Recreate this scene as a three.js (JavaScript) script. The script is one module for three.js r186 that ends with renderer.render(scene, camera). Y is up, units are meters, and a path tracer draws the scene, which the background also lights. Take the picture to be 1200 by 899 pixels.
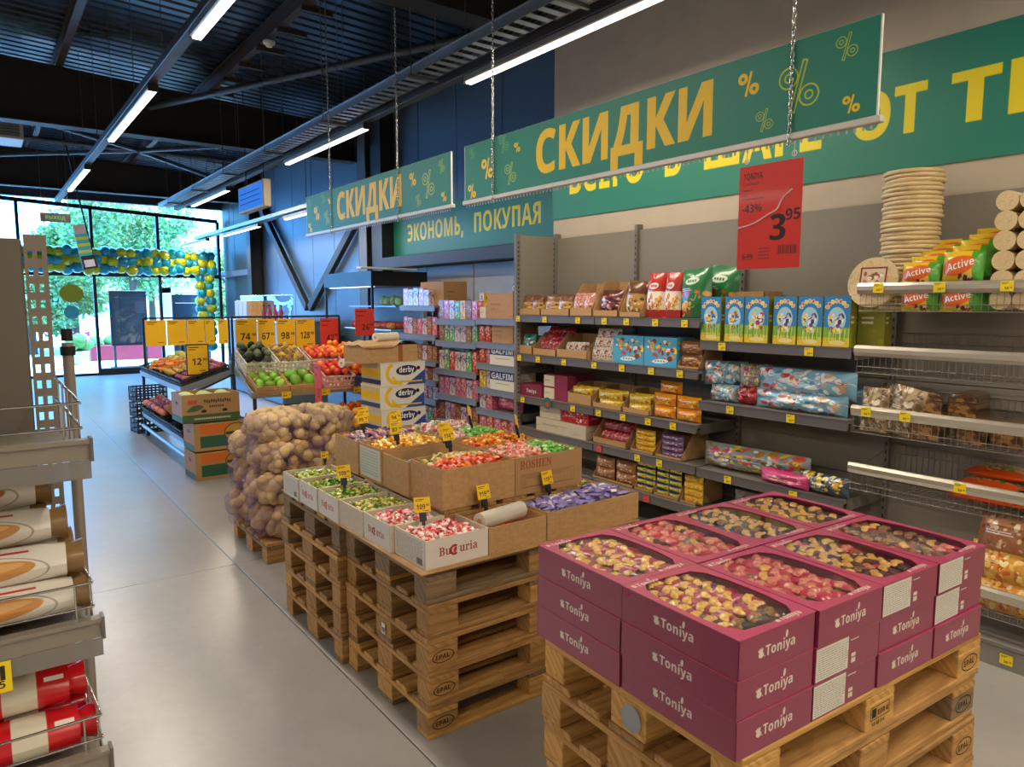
import * as THREE from 'three';
import { mergeGeometries, toCreasedNormals } from 'three/addons/utils/BufferGeometryUtils.js';
import { RectAreaLightUniformsLib } from 'three/addons/lights/RectAreaLightUniformsLib.js';

// ---------- camera, sky, sun, exposure ----------
const scene = new THREE.Scene();
const camera = new THREE.PerspectiveCamera(2 * Math.atan(449.5 / 840) * 180 / Math.PI, 1200 / 899, 0.05, 200);
camera.position.set(0, 1.8, 0);
{
  const yaw = 36.566 * Math.PI / 180, pitch = 6.419 * Math.PI / 180;
  camera.lookAt(Math.sin(yaw) * Math.cos(pitch), 1.8 - Math.sin(pitch), -Math.cos(yaw) * Math.cos(pitch));
}
const renderer = new THREE.WebGLRenderer({ antialias: true });
renderer.toneMapping = THREE.LinearToneMapping;
renderer.toneMappingExposure = 1.0;
renderer.shadowMap.enabled = true;
RectAreaLightUniformsLib.init();
scene.background = new THREE.Color().setRGB(1.9, 6.8, 16);     // bright hazy daylight, bluer than the shop's warm lamps
const sun = new THREE.DirectionalLight(new THREE.Color().setRGB(0.85, 0.95, 1), 16);
sun.position.set(7, 16, -22); sun.target.position.set(3, 0, -25);
sun.castShadow = true; sun.shadow.mapSize.set(2048, 2048);
Object.assign(sun.shadow.camera, { left: -20, right: 20, top: 20, bottom: -20, near: 1, far: 60 });
scene.add(sun, sun.target);
const LED_COLOR = new THREE.Color().setRGB(1, 0.87, 0.69), LED_POWER = 98;

// ---------- helpers ----------
const PI = Math.PI;
function rng(seed) { let s = seed | 0; return () => { s = (s + 0x6d2b79f5) | 0; let t = Math.imul(s ^ (s >>> 15), 1 | s); t = (t + Math.imul(t ^ (t >>> 7), 61 | t)) ^ t; return ((t ^ (t >>> 14)) >>> 0) / 4294967296; }; }
const R = rng(7), rr = (a, b) => a + (b - a) * R(), pick = (a) => a[Math.floor(R() * a.length)];
function hash(x, y, z) { const s = Math.sin(x * 127.1 + y * 311.7 + z * 74.7) * 43758.5453; return s - Math.floor(s); }
function vnoise(x, y, z = 0) {
  const ix = Math.floor(x), iy = Math.floor(y), iz = Math.floor(z), fx = x - ix, fy = y - iy, fz = z - iz;
  const u = fx * fx * (3 - 2 * fx), v = fy * fy * (3 - 2 * fy), w = fz * fz * (3 - 2 * fz), L = (a, b, t) => a + (b - a) * t;
  const c = (a, b, d) => hash(ix + a, iy + b, iz + d);
  return L(L(L(c(0, 0, 0), c(1, 0, 0), u), L(c(0, 1, 0), c(1, 1, 0), u), v), L(L(c(0, 0, 1), c(1, 0, 1), u), L(c(0, 1, 1), c(1, 1, 1), u), v), w);
}
const used = {};
function numbered(n) { const k = used[n] = (used[n] ?? -1) + 1; return k ? n + '_' + String(k).padStart(3, '0') : n; }
function mat(color, rough = 0.7, metal = 0, extra = {}) { return new THREE.MeshPhysicalMaterial({ color, roughness: rough, metalness: metal, ...extra }); }
function shade(m) { m.castShadow = true; m.receiveShadow = true; return m; }
function P(parent, name, geo, m, x = 0, y = 0, z = 0, rx = 0, ry = 0, rz = 0) {
  const o = shade(new THREE.Mesh(geo, m)); o.name = name; o.position.set(x, y, z); o.rotation.set(rx, ry, rz); parent.add(o); return o;
}
function meta(o, label, category, group, kind) { o.userData = { label, category }; if (group) o.userData.group = group; if (kind) o.userData.kind = kind; return o; }
function T(name, label, category, x = 0, y = 0, z = 0, ry = 0, group) {
  const o = new THREE.Group(); o.name = numbered(name); o.position.set(x, y, z); o.rotation.y = ry; scene.add(o); return meta(o, label, category, group);
}
function TM(name, geo, m, label, category, x = 0, y = 0, z = 0, rx = 0, ry = 0, rz = 0, group, kind) {
  return meta(P(scene, numbered(name), geo, m, x, y, z, rx, ry, rz), label, category, group, kind);
}
function S(name, geo, m, label, category, x = 0, y = 0, z = 0) { const o = P(scene, name, geo, m, x, y, z); o.userData = { label, category, kind: 'structure' }; return o; }
function SG(name, label, category) { const o = new THREE.Group(); o.name = name; scene.add(o); o.userData = { label, category, kind: 'structure' }; return o; }
function copy(o, x, y, z, ry, label, group) {
  const c = o.clone(); c.name = numbered(o.name.replace(/_\d{3}$/, '')); scene.add(c); c.position.set(x, y, z); if (ry !== undefined) c.rotation.y = ry;
  c.userData = { ...o.userData }; if (label) c.userData.label = label; if (group) c.userData.group = group; return c;
}
const M4 = (x = 0, y = 0, z = 0, rx = 0, ry = 0, rz = 0, sx = 1, sy = 1, sz = 1) => new THREE.Matrix4().compose(new THREE.Vector3(x, y, z), new THREE.Quaternion().setFromEuler(new THREE.Euler(rx, ry, rz)), new THREE.Vector3(sx, sy, sz));
const at = (g, ...a) => g.clone().applyMatrix4(M4(...a));
const join = (list) => mergeGeometries(list.map((g) => { let q = g.index ? g.toNonIndexed() : g; for (const k of Object.keys(q.attributes)) if (!['position', 'normal', 'uv'].includes(k)) { q = q === g ? q.clone() : q; q.deleteAttribute(k); } return q; }));
const bx = (w, h, d, x = 0, y = 0, z = 0) => { const g = new THREE.BoxGeometry(w, h, d); if (x || y || z) g.translate(x, y, z); return g; };
const cyl = (r0, r1, h, n = 12, ...a) => { const g = new THREE.CylinderGeometry(r0, r1, h, n); if (a.length) g.applyMatrix4(M4(...a)); return g; };
function rod(ax, ay, az, bx_, by, bz, r = 0.004, n = 6) {            // a round bar between two points
  const a = new THREE.Vector3(ax, ay, az), b = new THREE.Vector3(bx_, by, bz), d = b.clone().sub(a), g = new THREE.CylinderGeometry(r, r, d.length(), n);
  g.applyQuaternion(new THREE.Quaternion().setFromUnitVectors(new THREE.Vector3(0, 1, 0), d.normalize())); g.translate((ax + bx_) / 2, (ay + by) / 2, (az + bz) / 2); return g;
}
function cb(w, h, d, c = 0.004, woodOff = null) {                     // box with chamfered edges; uv in metres, along the longest side when woodOff is given
  const pos = [], uv = [], H = [w / 2, h / 2, d / 2], long = w >= h && w >= d ? 0 : d >= h ? 2 : 1;
  const pt = (s, ax) => [0, 1, 2].map((i) => s[i] * (i === ax ? H[i] : H[i] - c));
  const tri = (a, b, e) => {
    const A = new THREE.Vector3(...a), B = new THREE.Vector3(...b), E = new THREE.Vector3(...e), n = B.clone().sub(A).cross(E.clone().sub(A));
    const m = A.clone().add(B).add(E), o = n.dot(m) < 0 ? [a, e, b] : [a, b, e], nn = [Math.abs(n.x), Math.abs(n.y), Math.abs(n.z)], ax = nn[0] > nn[1] && nn[0] > nn[2] ? 0 : nn[1] > nn[2] ? 1 : 2;
    for (const p of o) {
      pos.push(...p);
      if (woodOff !== null) { const others = [0, 1, 2].filter((i) => i !== long); uv.push(p[long] / 1.2 + woodOff * 0.37, (p[others[0]] + p[others[1]]) / 0.5 + woodOff * 0.713); }
      else uv.push(ax === 0 ? p[2] : p[0], ax === 1 ? p[2] : p[1]);
    }
  };
  const quad = (a, b, e, f) => { tri(a, b, e); tri(a, e, f); };
  for (const ax of [0, 1, 2]) for (const s of [-1, 1]) {
    const [i, j] = [0, 1, 2].filter((k) => k !== ax), v = (p, q) => { const t = [0, 0, 0]; t[ax] = s; t[i] = p; t[j] = q; return pt(t, ax); };
    quad(v(-1, -1), v(1, -1), v(1, 1), v(-1, 1));
  }
  for (const e of [0, 1, 2]) { const [i, j] = [0, 1, 2].filter((k) => k !== e); for (const p of [-1, 1]) for (const q of [-1, 1]) { const v = (k, ax) => { const t = [0, 0, 0]; t[e] = k; t[i] = p; t[j] = q; return pt(t, ax); }; quad(v(-1, i), v(1, i), v(1, j), v(-1, j)); } }
  for (const a of [-1, 1]) for (const b of [-1, 1]) for (const q of [-1, 1]) tri(pt([a, b, q], 0), pt([a, b, q], 1), pt([a, b, q], 2));
  const g = new THREE.BufferGeometry(); g.setAttribute('position', new THREE.Float32BufferAttribute(pos, 3)); g.setAttribute('uv', new THREE.Float32BufferAttribute(uv, 2)); g.computeVertexNormals(); return g;
}
function canvasTex(w, h, draw, srgb = true) {
  const c = document.createElement('canvas'); c.width = w; c.height = h; draw(c.getContext('2d'), w, h);
  const t = new THREE.CanvasTexture(c); if (srgb) t.colorSpace = THREE.SRGBColorSpace; t.wrapS = t.wrapT = THREE.RepeatWrapping; t.magFilter = THREE.LinearFilter; return t;
}
function dataTex(n, fn, srgb = true) {                                // fn(u, v) -> [r, g, b] in 0..255 or one grey value
  const d = new Uint8Array(n * n * 4);
  for (let y = 0; y < n; y++) for (let x = 0; x < n; x++) { const c = fn(x / n, y / n), o = (y * n + x) * 4; d[o] = c[0] ?? c; d[o + 1] = c[1] ?? c; d[o + 2] = c[2] ?? c; d[o + 3] = 255; }
  const t = new THREE.DataTexture(d, n, n); if (srgb) t.colorSpace = THREE.SRGBColorSpace; t.wrapS = t.wrapT = THREE.RepeatWrapping; t.magFilter = THREE.LinearFilter; t.needsUpdate = true; return t;
}
const tile = (x, y, n, k = 0) => { x = ((x % n) + n) % n; y = ((y % n) + n) % n; const ix = Math.floor(x), iy = Math.floor(y), u = x - ix, v = y - iy, q = (a, b) => hash((ix + a) % n, (iy + b) % n, k), s = u * u * (3 - 2 * u), t = v * v * (3 - 2 * v); return (q(0, 0) * (1 - s) + q(1, 0) * s) * (1 - t) + (q(0, 1) * (1 - s) + q(1, 1) * s) * t; };
const fbm = (u, v, n, k = 0) => tile(u * n, v * n, n, k) * 0.5 + tile(u * n * 2, v * n * 2, n * 2, k + 1) * 0.28 + tile(u * n * 4, v * n * 4, n * 4, k + 2) * 0.22;

// one printed sheet holds many package prints
function sheet(size = 2048) {
  const c = document.createElement('canvas'); c.width = c.height = size; const g = c.getContext('2d'); g.fillStyle = '#888'; g.fillRect(0, 0, size, size);
  let x = 2, y = 2, row = 0;
  const t = new THREE.CanvasTexture(c); t.colorSpace = THREE.SRGBColorSpace; t.magFilter = THREE.LinearFilter;
  return { tex: t, put(w, h, draw) {
    if (x + w + 4 > size) { x = 2; y += row + 4; row = 0; }
    if (y + h + 4 > size) throw new Error('print sheet full');
    g.save(); g.translate(x, y); g.beginPath(); g.rect(-1, -1, w + 2, h + 2); g.clip(); draw(g, w, h); g.restore();
    const r = [(x + 0.5) / size, 1 - (y + h - 0.5) / size, (x + w - 0.5) / size, 1 - (y + 0.5) / size]; x += w + 4; row = Math.max(row, h); return r;
  } };
}
const sheetA = sheet(), sheetB = sheet();
const inkA = mat(0xffffff, 0.62, 0, { map: sheetA.tex }), inkB = mat(0xffffff, 0.6, 0, { map: sheetB.tex });
const filmA = mat(0xffffff, 0.28, 0, { map: sheetA.tex, clearcoat: 0.6, clearcoatRoughness: 0.2 }), filmB = mat(0xffffff, 0.28, 0, { map: sheetB.tex, clearcoat: 0.6, clearcoatRoughness: 0.2 });
function toRect(g, r, from = null) {                                  // squeeze a geometry's 0..1 uv into a print's rectangle
  const u = g.attributes.uv; for (let i = 0; i < u.count; i++) u.setXY(i, r[0] + (r[2] - r[0]) * u.getX(i), r[1] + (r[3] - r[1]) * u.getY(i)); return g;
}
function pbox(w, h, d, front, side = front, top = side, back = side) { // printed carton, front towards +z
  const g = new THREE.BoxGeometry(w, h, d), u = g.attributes.uv, f = [side, side, top, top, front, back];
  for (let i = 0; i < 24; i++) { const r = f[Math.floor(i / 4)]; u.setXY(i, r[0] + (r[2] - r[0]) * u.getX(i), r[1] + (r[3] - r[1]) * u.getY(i)); }
  return g;
}
const textFit = (g, s, x, y, maxW, px, font = 'sans-serif', weight = 'bold') => { g.font = `${weight} ${px}px ${font}`; const w = g.measureText(s).width; g.save(); g.translate(x, y); if (w > maxW) g.scale(maxW / w, 1); g.fillText(s, 0, 0); g.restore(); };
function pillow(w, h, t, r, seed = 1, nx = 10, ny = 10, seal = 0.06, wr = 0.12) {   // a filled bag, seals at top and bottom, front towards +z
  const pos = [], uv = [], idx = [];
  for (const s of [1, -1]) for (let j = 0; j <= ny; j++) for (let i = 0; i <= nx; i++) {
    const u = i / nx, v = j / ny, a = Math.abs(u * 2 - 1), e = Math.max(0, Math.min(1, Math.min(v, 1 - v) / 0.34 - seal));
    let z = Math.pow(1 - Math.pow(a, 3.2), 0.6) * Math.pow(Math.sin(Math.min(1, e) * PI / 2), 0.75);
    z *= 1 - wr + wr * 1.3 * vnoise(u * 4 + seed * 3.1, v * 4 + seed, s * 3 + 9) + wr * 0.7 * vnoise(u * 10 + seed, v * 10, s * 5 + seed);
    const pull = 1 - 0.07 * Math.sin(v * PI) * 0 - 0.05 * z;
    pos.push((u - 0.5) * w * pull, v * h, s * (z * t / 2 + 0.0004)); uv.push(s > 0 ? u : 1 - u, v);
  }
  const n = (nx + 1) * (ny + 1);
  for (let k = 0; k < 2; k++) for (let j = 0; j < ny; j++) for (let i = 0; i < nx; i++) { const a = k * n + j * (nx + 1) + i, b = a + 1, c = a + nx + 1, d = c + 1; k ? idx.push(a, c, b, b, c, d) : idx.push(a, b, c, b, d, c); }
  const g = new THREE.BufferGeometry(); g.setAttribute('position', new THREE.Float32BufferAttribute(pos, 3)); g.setAttribute('uv', new THREE.Float32BufferAttribute(uv, 2)); g.setIndex(idx); g.computeVertexNormals();
  return r ? toRect(g, r) : g;
}
function blob(rx, ry, rz, seed, rough = 0.12, seg = 10) {             // a lumpy fruit or tuber
  const g = new THREE.SphereGeometry(1, seg, Math.round(seg * 0.7)), p = g.attributes.position;
  for (let i = 0; i < p.count; i++) { const x = p.getX(i), y = p.getY(i), z = p.getZ(i), k = 1 - rough + 2 * rough * vnoise(x * 1.3 + seed * 5, y * 1.3 + seed, z * 1.3 - seed * 2); p.setXYZ(i, x * rx * k, y * ry * k, z * rz * k); }
  g.computeVertexNormals(); return g;
}
function tint(g, fn) { const p = g.attributes.position, c = []; const k = new THREE.Color(); for (let i = 0; i < p.count; i++) { fn(k, p.getX(i), p.getY(i), p.getZ(i), i); c.push(k.r, k.g, k.b); } g.setAttribute('color', new THREE.Float32BufferAttribute(c, 3)); return g; }
const dark = mat(0x24211f, 0.6, 0.3), black = mat(0x121212, 0.5), greyMetal = mat(0x77736e, 0.5, 0.3), chrome = mat(0xd2d0cc, 0.22, 0.95), whitePl = mat(0xe6e3dc, 0.45);

// ---------- the building ----------
const floorMap = dataTex(512, (u, v) => { const a = fbm(u, v, 6, 3), b = fbm(u, v, 64, 9), k = 162 + (a - 0.5) * 14 + (b - 0.5) * 9; return [k, k * 0.985, k * 0.962]; });
floorMap.repeat.set(0.4, 0.4);
const floorMat = mat(0xffffff, 0.29, 0, { map: floorMap, ior: 1.85 });
{
  const fl = SG('floor', 'grey polished concrete floor cut into large slabs by thin joints', 'floor');
  P(fl, 'bedding', bx(14.9, 0.1, 26.2, -1.65, -0.062, -7.5), mat(0x5b564f, 0.9));
  const xs = [-9, -4.7, 1.32, 5.6], zs = [-20.55, -18, -11.5, -5, 0.6, 5.2];
  for (let i = 0; i < 3; i++) for (let j = 0; j < 5; j++) { const w = xs[i + 1] - xs[i] - 0.006, d = zs[j + 1] - zs[j] - 0.006; P(fl, 'slab', cb(w, 0.012, d, 0.0015), floorMat, (xs[i] + xs[i + 1]) / 2, -0.006, (zs[j] + zs[j + 1]) / 2); }
}
const plaster = dataTex(256, (u, v) => { const k = 236 + (fbm(u, v, 12, 31) - 0.5) * 16; return [k, k * 0.965, k * 0.915]; }); plaster.repeat.set(0.5, 0.5);
const beige = mat(0xc6bfb3, 0.85, 0, { map: plaster });
S('wall_back', bx(14.9, 6, 0.2), mat(0xb9b4ab, 0.85), 'plain light wall at the closed end of the shop', 'wall', -1.65, 2.9, 5.3);
S('wall_left', bx(0.2, 6, 26.2), mat(0xb9b4ab, 0.85), 'plain light side wall of the shop', 'wall', -9.1, 2.9, -7.6);
S('wall_right', cb(1.3, 5.6, 10.6, 0.004), beige, 'beige plastered wall above the bread and snack shelves', 'wall', 5.1, 2.8, -0.04);
const clad = mat(0x5f7387, 0.4, 0.35), cladDark = mat(0x353b42, 0.5, 0.3), cladShade = mat(0x1c242c, 0.45, 0.3);
{
  const w = SG('wall_far', 'blue grey metal cladding panels with steel columns and diagonal braces', 'wall');
  P(w, 'backing', bx(0.2, 5.6, 15.3), cladDark, 5.6, 2.8, -12.95);
  for (let k = 0; k < 14; k++) P(w, 'panel', cb(0.03, 5.1, 1.07, 0.006), k < 3 ? cladShade : clad, 5.485, 2.55, -20.0 + k * 1.08);  // panels next to the glass: shade painted in as a darker colour
  const steel = mat(0x5d5a58, 0.5, 0.3), steelD = mat(0x2b2b2d, 0.5, 0.3);
  for (const [z, m] of [[-17.3, steelD], [-11.1, steel]]) {
    P(w, 'column', join([bx(0.28, 5.1, 0.016, 0, 0, -0.14), bx(0.28, 5.1, 0.016, 0, 0, 0.14), bx(0.012, 5.1, 0.27)]), m, 5.32, 2.55, z, 0, PI / 2);
  }
  P(w, 'column', bx(0.24, 5.1, 0.36), steelD, 5.34, 2.55, -10.68);
  const brace = (za, ya, zb, yb) => { const L = Math.hypot(zb - za, yb - ya); P(w, 'brace', cb(0.1, 0.16, L, 0.006), steelD, 5.36, (ya + yb) / 2, (za + zb) / 2, -Math.atan2(yb - ya, zb - za), 0, 0); };
  brace(-17.0, 4.05, -14.15, 1.7); brace(-11.3, 3.5, -14.0, 1.7);
  P(w, 'sill_rail', bx(0.12, 0.14, 3.0), clad, 5.4, 2.55, -19.0);
  P(w, 'lintel', cb(0.3, 0.17, 5.0, 0.006), steelD, 5.28, 2.415, -7.95);
  for (let k = 0; k < 4; k++) P(w, 'grey_panel', cb(0.04, 2.32, 1.24, 0.004), mat(0x9a9894, 0.42, 0.15), 5.42, 1.165, -10.03 + k * 1.255);
}
// roof: steel deck, purlins, deep beams, thin bracing
const roofY = (x) => 5.28 - 0.05 * x;
const deckMat = mat(0x2a3440, 0.3, 0.6), beamMat = mat(0x2e2925, 0.62, 0.2), purlinMat = mat(0x4a3f35, 0.55, 0.25);
{
  const c = SG('ceiling', 'dark ribbed steel roof deck carried by purlins and deep beams', 'ceiling');
  const prof = []; for (let z = -20.7; z < 5.4; z += 0.2) prof.push([z, 0], [z + 0.12, 0], [z + 0.14, 0.022], [z + 0.18, 0.022]);
  const pos = [], X0 = -9.1, X1 = 5.6, n = prof.length;
  for (let i = 0; i < n - 1; i++) { const [z0, y0] = prof[i], [z1, y1] = prof[i + 1], v = (x, y, z) => [x, roofY(x) + y, z]; pos.push(...v(X0, y0, z0), ...v(X1, y0, z0), ...v(X1, y1, z1), ...v(X0, y0, z0), ...v(X1, y1, z1), ...v(X0, y1, z1)); }
  const g = new THREE.BufferGeometry(); g.setAttribute('position', new THREE.Float32BufferAttribute(pos, 3)); g.computeVertexNormals();
  P(c, 'deck', g, deckMat);
  P(c, 'roof_slab', bx(14.9, 0.2, 26.2), cladDark, -1.65, 5.28 + 0.0825 + 0.16, -7.6, 0, 0, -Math.atan(0.05));
  for (const x of [5.05, 3.0, 1.12, -0.8, -2.7, -4.6, -6.5, -8.4]) P(c, 'purlin', join([bx(0.09, 0.012, 25.6, 0, -0.09), bx(0.012, 0.18, 25.6), bx(0.09, 0.012, 25.6, 0, 0.09)]), purlinMat, x, roofY(x) - 0.11, -7.6);
  for (const z of [1.0, -5.45, -12, -18.5]) {
    const web = new THREE.Shape(); web.moveTo(-9, 4.25); web.lineTo(5.5, 4.25); web.lineTo(5.5, roofY(5.5) - 0.23); web.lineTo(-9, roofY(-9) - 0.23);
    const b = P(c, 'beam', new THREE.ExtrudeGeometry(web, { depth: 0.016, bevelEnabled: false }), beamMat, 0, 0, z - 0.008);
    P(b, 'lower_flange', bx(14.5, 0.025, 0.26), beamMat, -1.75, 4.24, 0.008);
    P(b, 'upper_flange', bx(14.52, 0.025, 0.26), beamMat, -1.75, 5.28 + 0.0875 - 0.23, 0.008, 0, 0, -Math.atan(0.05));
    for (let k = 0; k < 6; k++) P(b, 'stiffener', bx(0.012, 0.7, 0.2), beamMat, 4.2 - k * 2.3, 4.6, 0.008);
  }
  const br = mat(0x565b60, 0.45, 0.4);
  for (const [a, b] of [[[-0.6, -12.2], [2.6, -15.2]], [[2.6, -15.2], [5.2, -18.3]], [[5.2, -12.2], [2.6, -15.2]], [[2.6, -15.2], [-0.6, -18.3]], [[-3.5, -12.2], [-0.6, -15.2]], [[-0.6, -15.2], [-3.5, -18.3]], [[-0.6, -15.2], [5.2, -15.2]], [[4.9, -5.6], [2.2, -11.8]]]) P(c, 'bracing', rod(a[0], 4.62, a[1], b[0], 4.62, b[1], 0.045, 4), br);
  for (let k = 0; k < 8; k++) P(c, 'bracket', bx(0.34, 0.05, 0.05), purlinMat, 3.12, roofY(3) - 0.24, -6.2 - k * 0.75);
}
// glazed front
const glass = mat(0xf2fbff, 0, 0, { transmission: 1, thickness: 0, ior: 1.45 });
const frameMat = mat(0x1d2226, 0.4, 0.4);
{
  const edge = [5.33, 3.84, 2.36, 0.87, -0.6, -2.05, -3.5, -4.9], topY = (x) => 4.22 - 0.05 * x;
  for (let k = 0; k < 7; k++) {
    const x1 = edge[k], x0 = edge[k + 1], xm = (x0 + x1) / 2, w = x1 - x0;
    const g = SG('window_' + (k + 1), ['glazed bay at the metal clad wall', 'glazed bay with the dark poster stand behind it', 'glass door bay with round stickers', 'glazed bay next to the sticker door', 'glazed bay', 'glazed bay', 'glazed bay near the closed corner'][k] + ' in thin dark frames', 'window');
    const top = topY(x1);
    P(g, 'mullion', bx(0.07, top, 0.12), frameMat, x1, top / 2, -20.5);
    P(g, 'transom', bx(w, 0.1, 0.12), frameMat, xm, 2.5, -20.5);
    P(g, 'head', bx(w, 0.09, 0.12), frameMat, xm, topY(xm) + 0.01, -20.5, 0, 0, -0.05);
    P(g, 'bottom_rail', bx(w, k === 1 ? 0.16 : 0.06, 0.1), frameMat, xm, k === 1 ? 0.08 : 0.03, -20.5);
    P(g, 'lower_pane', bx(w - 0.07, 2.4, 0.006), glass, xm, 1.25, -20.5);
    P(g, 'upper_pane', bx(w - 0.07, topY(x1) - 2.55, 0.006), glass, xm, (2.55 + topY(x1)) / 2, -20.5);
  }
  S('wall_front', join([bx(4.3, 5.8, 0.2, -7.05, 2.9, -20.6), bx(14.9, 1.4, 0.2, -1.65, 4.98, -20.62)]), cladDark, 'dark wall over and beside the glazed front', 'wall');
}

// ---------- outside the glass ----------
{
  const pave = dataTex(128, (u, v) => { const k = 205 + (fbm(u, v, 20, 41) - 0.5) * 30; return [k, k, k * 0.98]; }); pave.repeat.set(0.5, 0.5);
  const g = new THREE.PlaneGeometry(60, 40); g.rotateX(-PI / 2); const uv = g.attributes.uv; for (let i = 0; i < uv.count; i++) uv.setXY(i, uv.getX(i) * 60, uv.getY(i) * 40);
  const pv = S('ground', g, mat(0xffffff, 0.9, 0, { map: pave }), 'bright pale paving outside the glass front', 'pavement', 5, -0.05, -40.6);
  const bark = mat(0x4d4034, 0.9), leafG = new THREE.BufferGeometry();
  leafG.setAttribute('position', new THREE.Float32BufferAttribute([0, 0, 0, 0.11, 0.03, 0.1, 0, 0, 0.3, -0.11, 0.03, 0.1, 0, 0.05, 0.15], 3)); leafG.setIndex([0, 4, 1, 1, 4, 2, 0, 3, 4, 3, 2, 4]); leafG.computeVertexNormals();
  const leafM = mat(0xffffff, 0.7, 0, { side: THREE.DoubleSide, transmission: 0.35, thickness: 0 });
  const spots = [[4.7, -30, 6.6, 1.9], [3.1, -33.5, 5.6, 1.6], [6.2, -35, 6.2, 1.6], [1.5, -31, 3.2, 1.3], [-6, -34, 7, 2.6], [12.5, -34, 7, 2.6], [8.8, -31, 4.2, 1.4]];
  const names = ['bushy tree right behind the dark poster stand', 'slimmer tree behind the round door stickers', 'tall tree in the second row behind the kiosk', 'low rounded tree beyond the sticker door', 'broad tree far along the paving past the closed wall end', 'broad tree far past the cladding corner', 'low tree just past the kiosk'];
  spots.forEach(([x, z, h, r], n) => {
    const t = T('street_tree', names[n], 'tree', x, -0.05, z, 0, 'trees outside the shop');
    P(t, 'trunk', join([cyl(0.09, 0.17, h * 0.6, 8, 0, h * 0.3, 0), rod(0, h * 0.35, 0, r * 0.5, h * 0.7, 0.3, 0.05), rod(0, h * 0.4, 0, -r * 0.5, h * 0.75, -0.2, 0.05)]), bark);
    const q = rng(90 + n), cnt = 6500, im = shade(new THREE.InstancedMesh(leafG, leafM, cnt)), c = new THREE.Color(), lumps = [];
    for (let k = 0; k < 9; k++) lumps.push([(q() - 0.5) * r * 1.5, h * (0.34 + q() * 0.55), (q() - 0.5) * r * 1.3, r * (0.4 + q() * 0.3)]);
    for (let k = 0; k < cnt; k++) {
      const L = lumps[k % 9], a = q() * 2 * PI, b = Math.acos(2 * q() - 1), d = L[3] * Math.pow(q(), 0.4);
      im.setMatrixAt(k, M4(L[0] + d * Math.sin(b) * Math.cos(a), L[1] + d * Math.cos(b) * 0.8, L[2] + d * Math.sin(b) * Math.sin(a), q() * 6, q() * 6, q() * 6, 0.42 + q() * 0.36, 1, 0.42 + q() * 0.36));
      im.setColorAt(k, c.setRGB(0.12 + q() * 0.16, 0.26 + q() * 0.2, 0.07 + q() * 0.08));
    }
    im.name = 'foliage'; im.userData.kind = 'stuff'; t.add(im);
  });
  // poster stand, kiosk, kerb car, flower tub
  const st = T('poster_stand', 'dark framed poster stand on the paving behind the door glass', 'poster stand', 3.45, -0.05, -23);
  P(st, 'frame', cb(0.95, 1.55, 0.1, 0.01), mat(0x07080a, 0.4), 0, 1.42, 0);
  P(st, 'poster', bx(0.84, 1.42, 0.006), mat(0xffffff, 0.5, 0, { map: canvasTex(256, 512, (g, w, h) => { g.fillStyle = '#0c0e12'; g.fillRect(0, 0, w, h); const q = rng(3); for (let k = 0; k < 26; k++) { g.fillStyle = pick(['#2a221c', '#3c2c20', '#4a3826', '#161c22', '#1c2126']); g.beginPath(); g.ellipse(40 + q() * 176, 150 + q() * 330, 12 + q() * 34, 6 + q() * 16, q() * 3, 0, 7); g.fill(); } }) }), 0, 1.42, 0.054);
  P(st, 'foot', join([bx(0.06, 0.7, 0.08, -0.4, 0.35), bx(0.06, 0.7, 0.08, 0.4, 0.35), bx(1.0, 0.04, 0.5, 0, 0.02)]), mat(0x17191d, 0.5));
  const ki = T('kiosk', 'dark blue kiosk with a pale frame on the paving', 'kiosk', 5.1, -0.05, -23.4);
  P(ki, 'cabinet', cb(1.05, 2.1, 0.9, 0.02), mat(0x0b1118, 0.35), 0, 1.05, 0); P(ki, 'surround', join([bx(0.09, 2.3, 0.95, -0.56, 1.15), bx(0.09, 2.3, 0.95, 0.56, 1.15), bx(1.21, 0.16, 0.95, 0, 2.22)]), mat(0xcfd8dc, 0.5)); P(ki, 'door_panel', cb(0.86, 1.5, 0.04, 0.01), mat(0x080d14, 0.3), 0, 1.1, 0.46);
  const low = T('red_planter', 'long low red planter trough behind the poster stand', 'planter', 4.3, -0.05, -26.5);
  P(low, 'trough', cb(3.0, 0.5, 0.5, 0.02), mat(0x8a1f2e, 0.6), 0, 0.25, 0); P(low, 'soil', bx(2.9, 0.02, 0.42), mat(0x4a3a2c, 0.9), 0, 0.5, 0); for (let k = 0; k < 7; k++) P(low, 'shrub', blob(0.22, 0.2, 0.2, k + 2, 0.35), mat(0x5d8a45, 0.8), -1.3 + k * 0.43, 0.62, 0);
  const tub = T('flower_tub', 'round tub of pink flowers outside the sticker door', 'planter', 2.35, -0.05, -25);
  P(tub, 'tub', new THREE.LatheGeometry([[0, 0], [0.2, 0], [0.3, 0.4], [0.28, 0.42], [0.25, 0.4]].map((a) => new THREE.Vector2(...a)), 16), mat(0xb9b5ae, 0.8));
  P(tub, 'leaves', join([0, 1, 2, 3, 4].map((k) => at(blob(0.22, 0.2, 0.22, k + 3, 0.3), Math.cos(k * 1.3) * 0.17, 0.58 + (k % 2) * 0.15, Math.sin(k * 1.3) * 0.17))), mat(0x4a7a35, 0.8));
  P(tub, 'blossom', join([...Array(16).keys()].map((k) => at(blob(0.05, 0.045, 0.05, k, 0.3, 6), Math.cos(k * 2.4) * 0.3, 0.65 + hash(k, 1, 2) * 0.4, Math.sin(k * 2.4) * 0.3))), mat(0xc9347c, 0.6));
}
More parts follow.
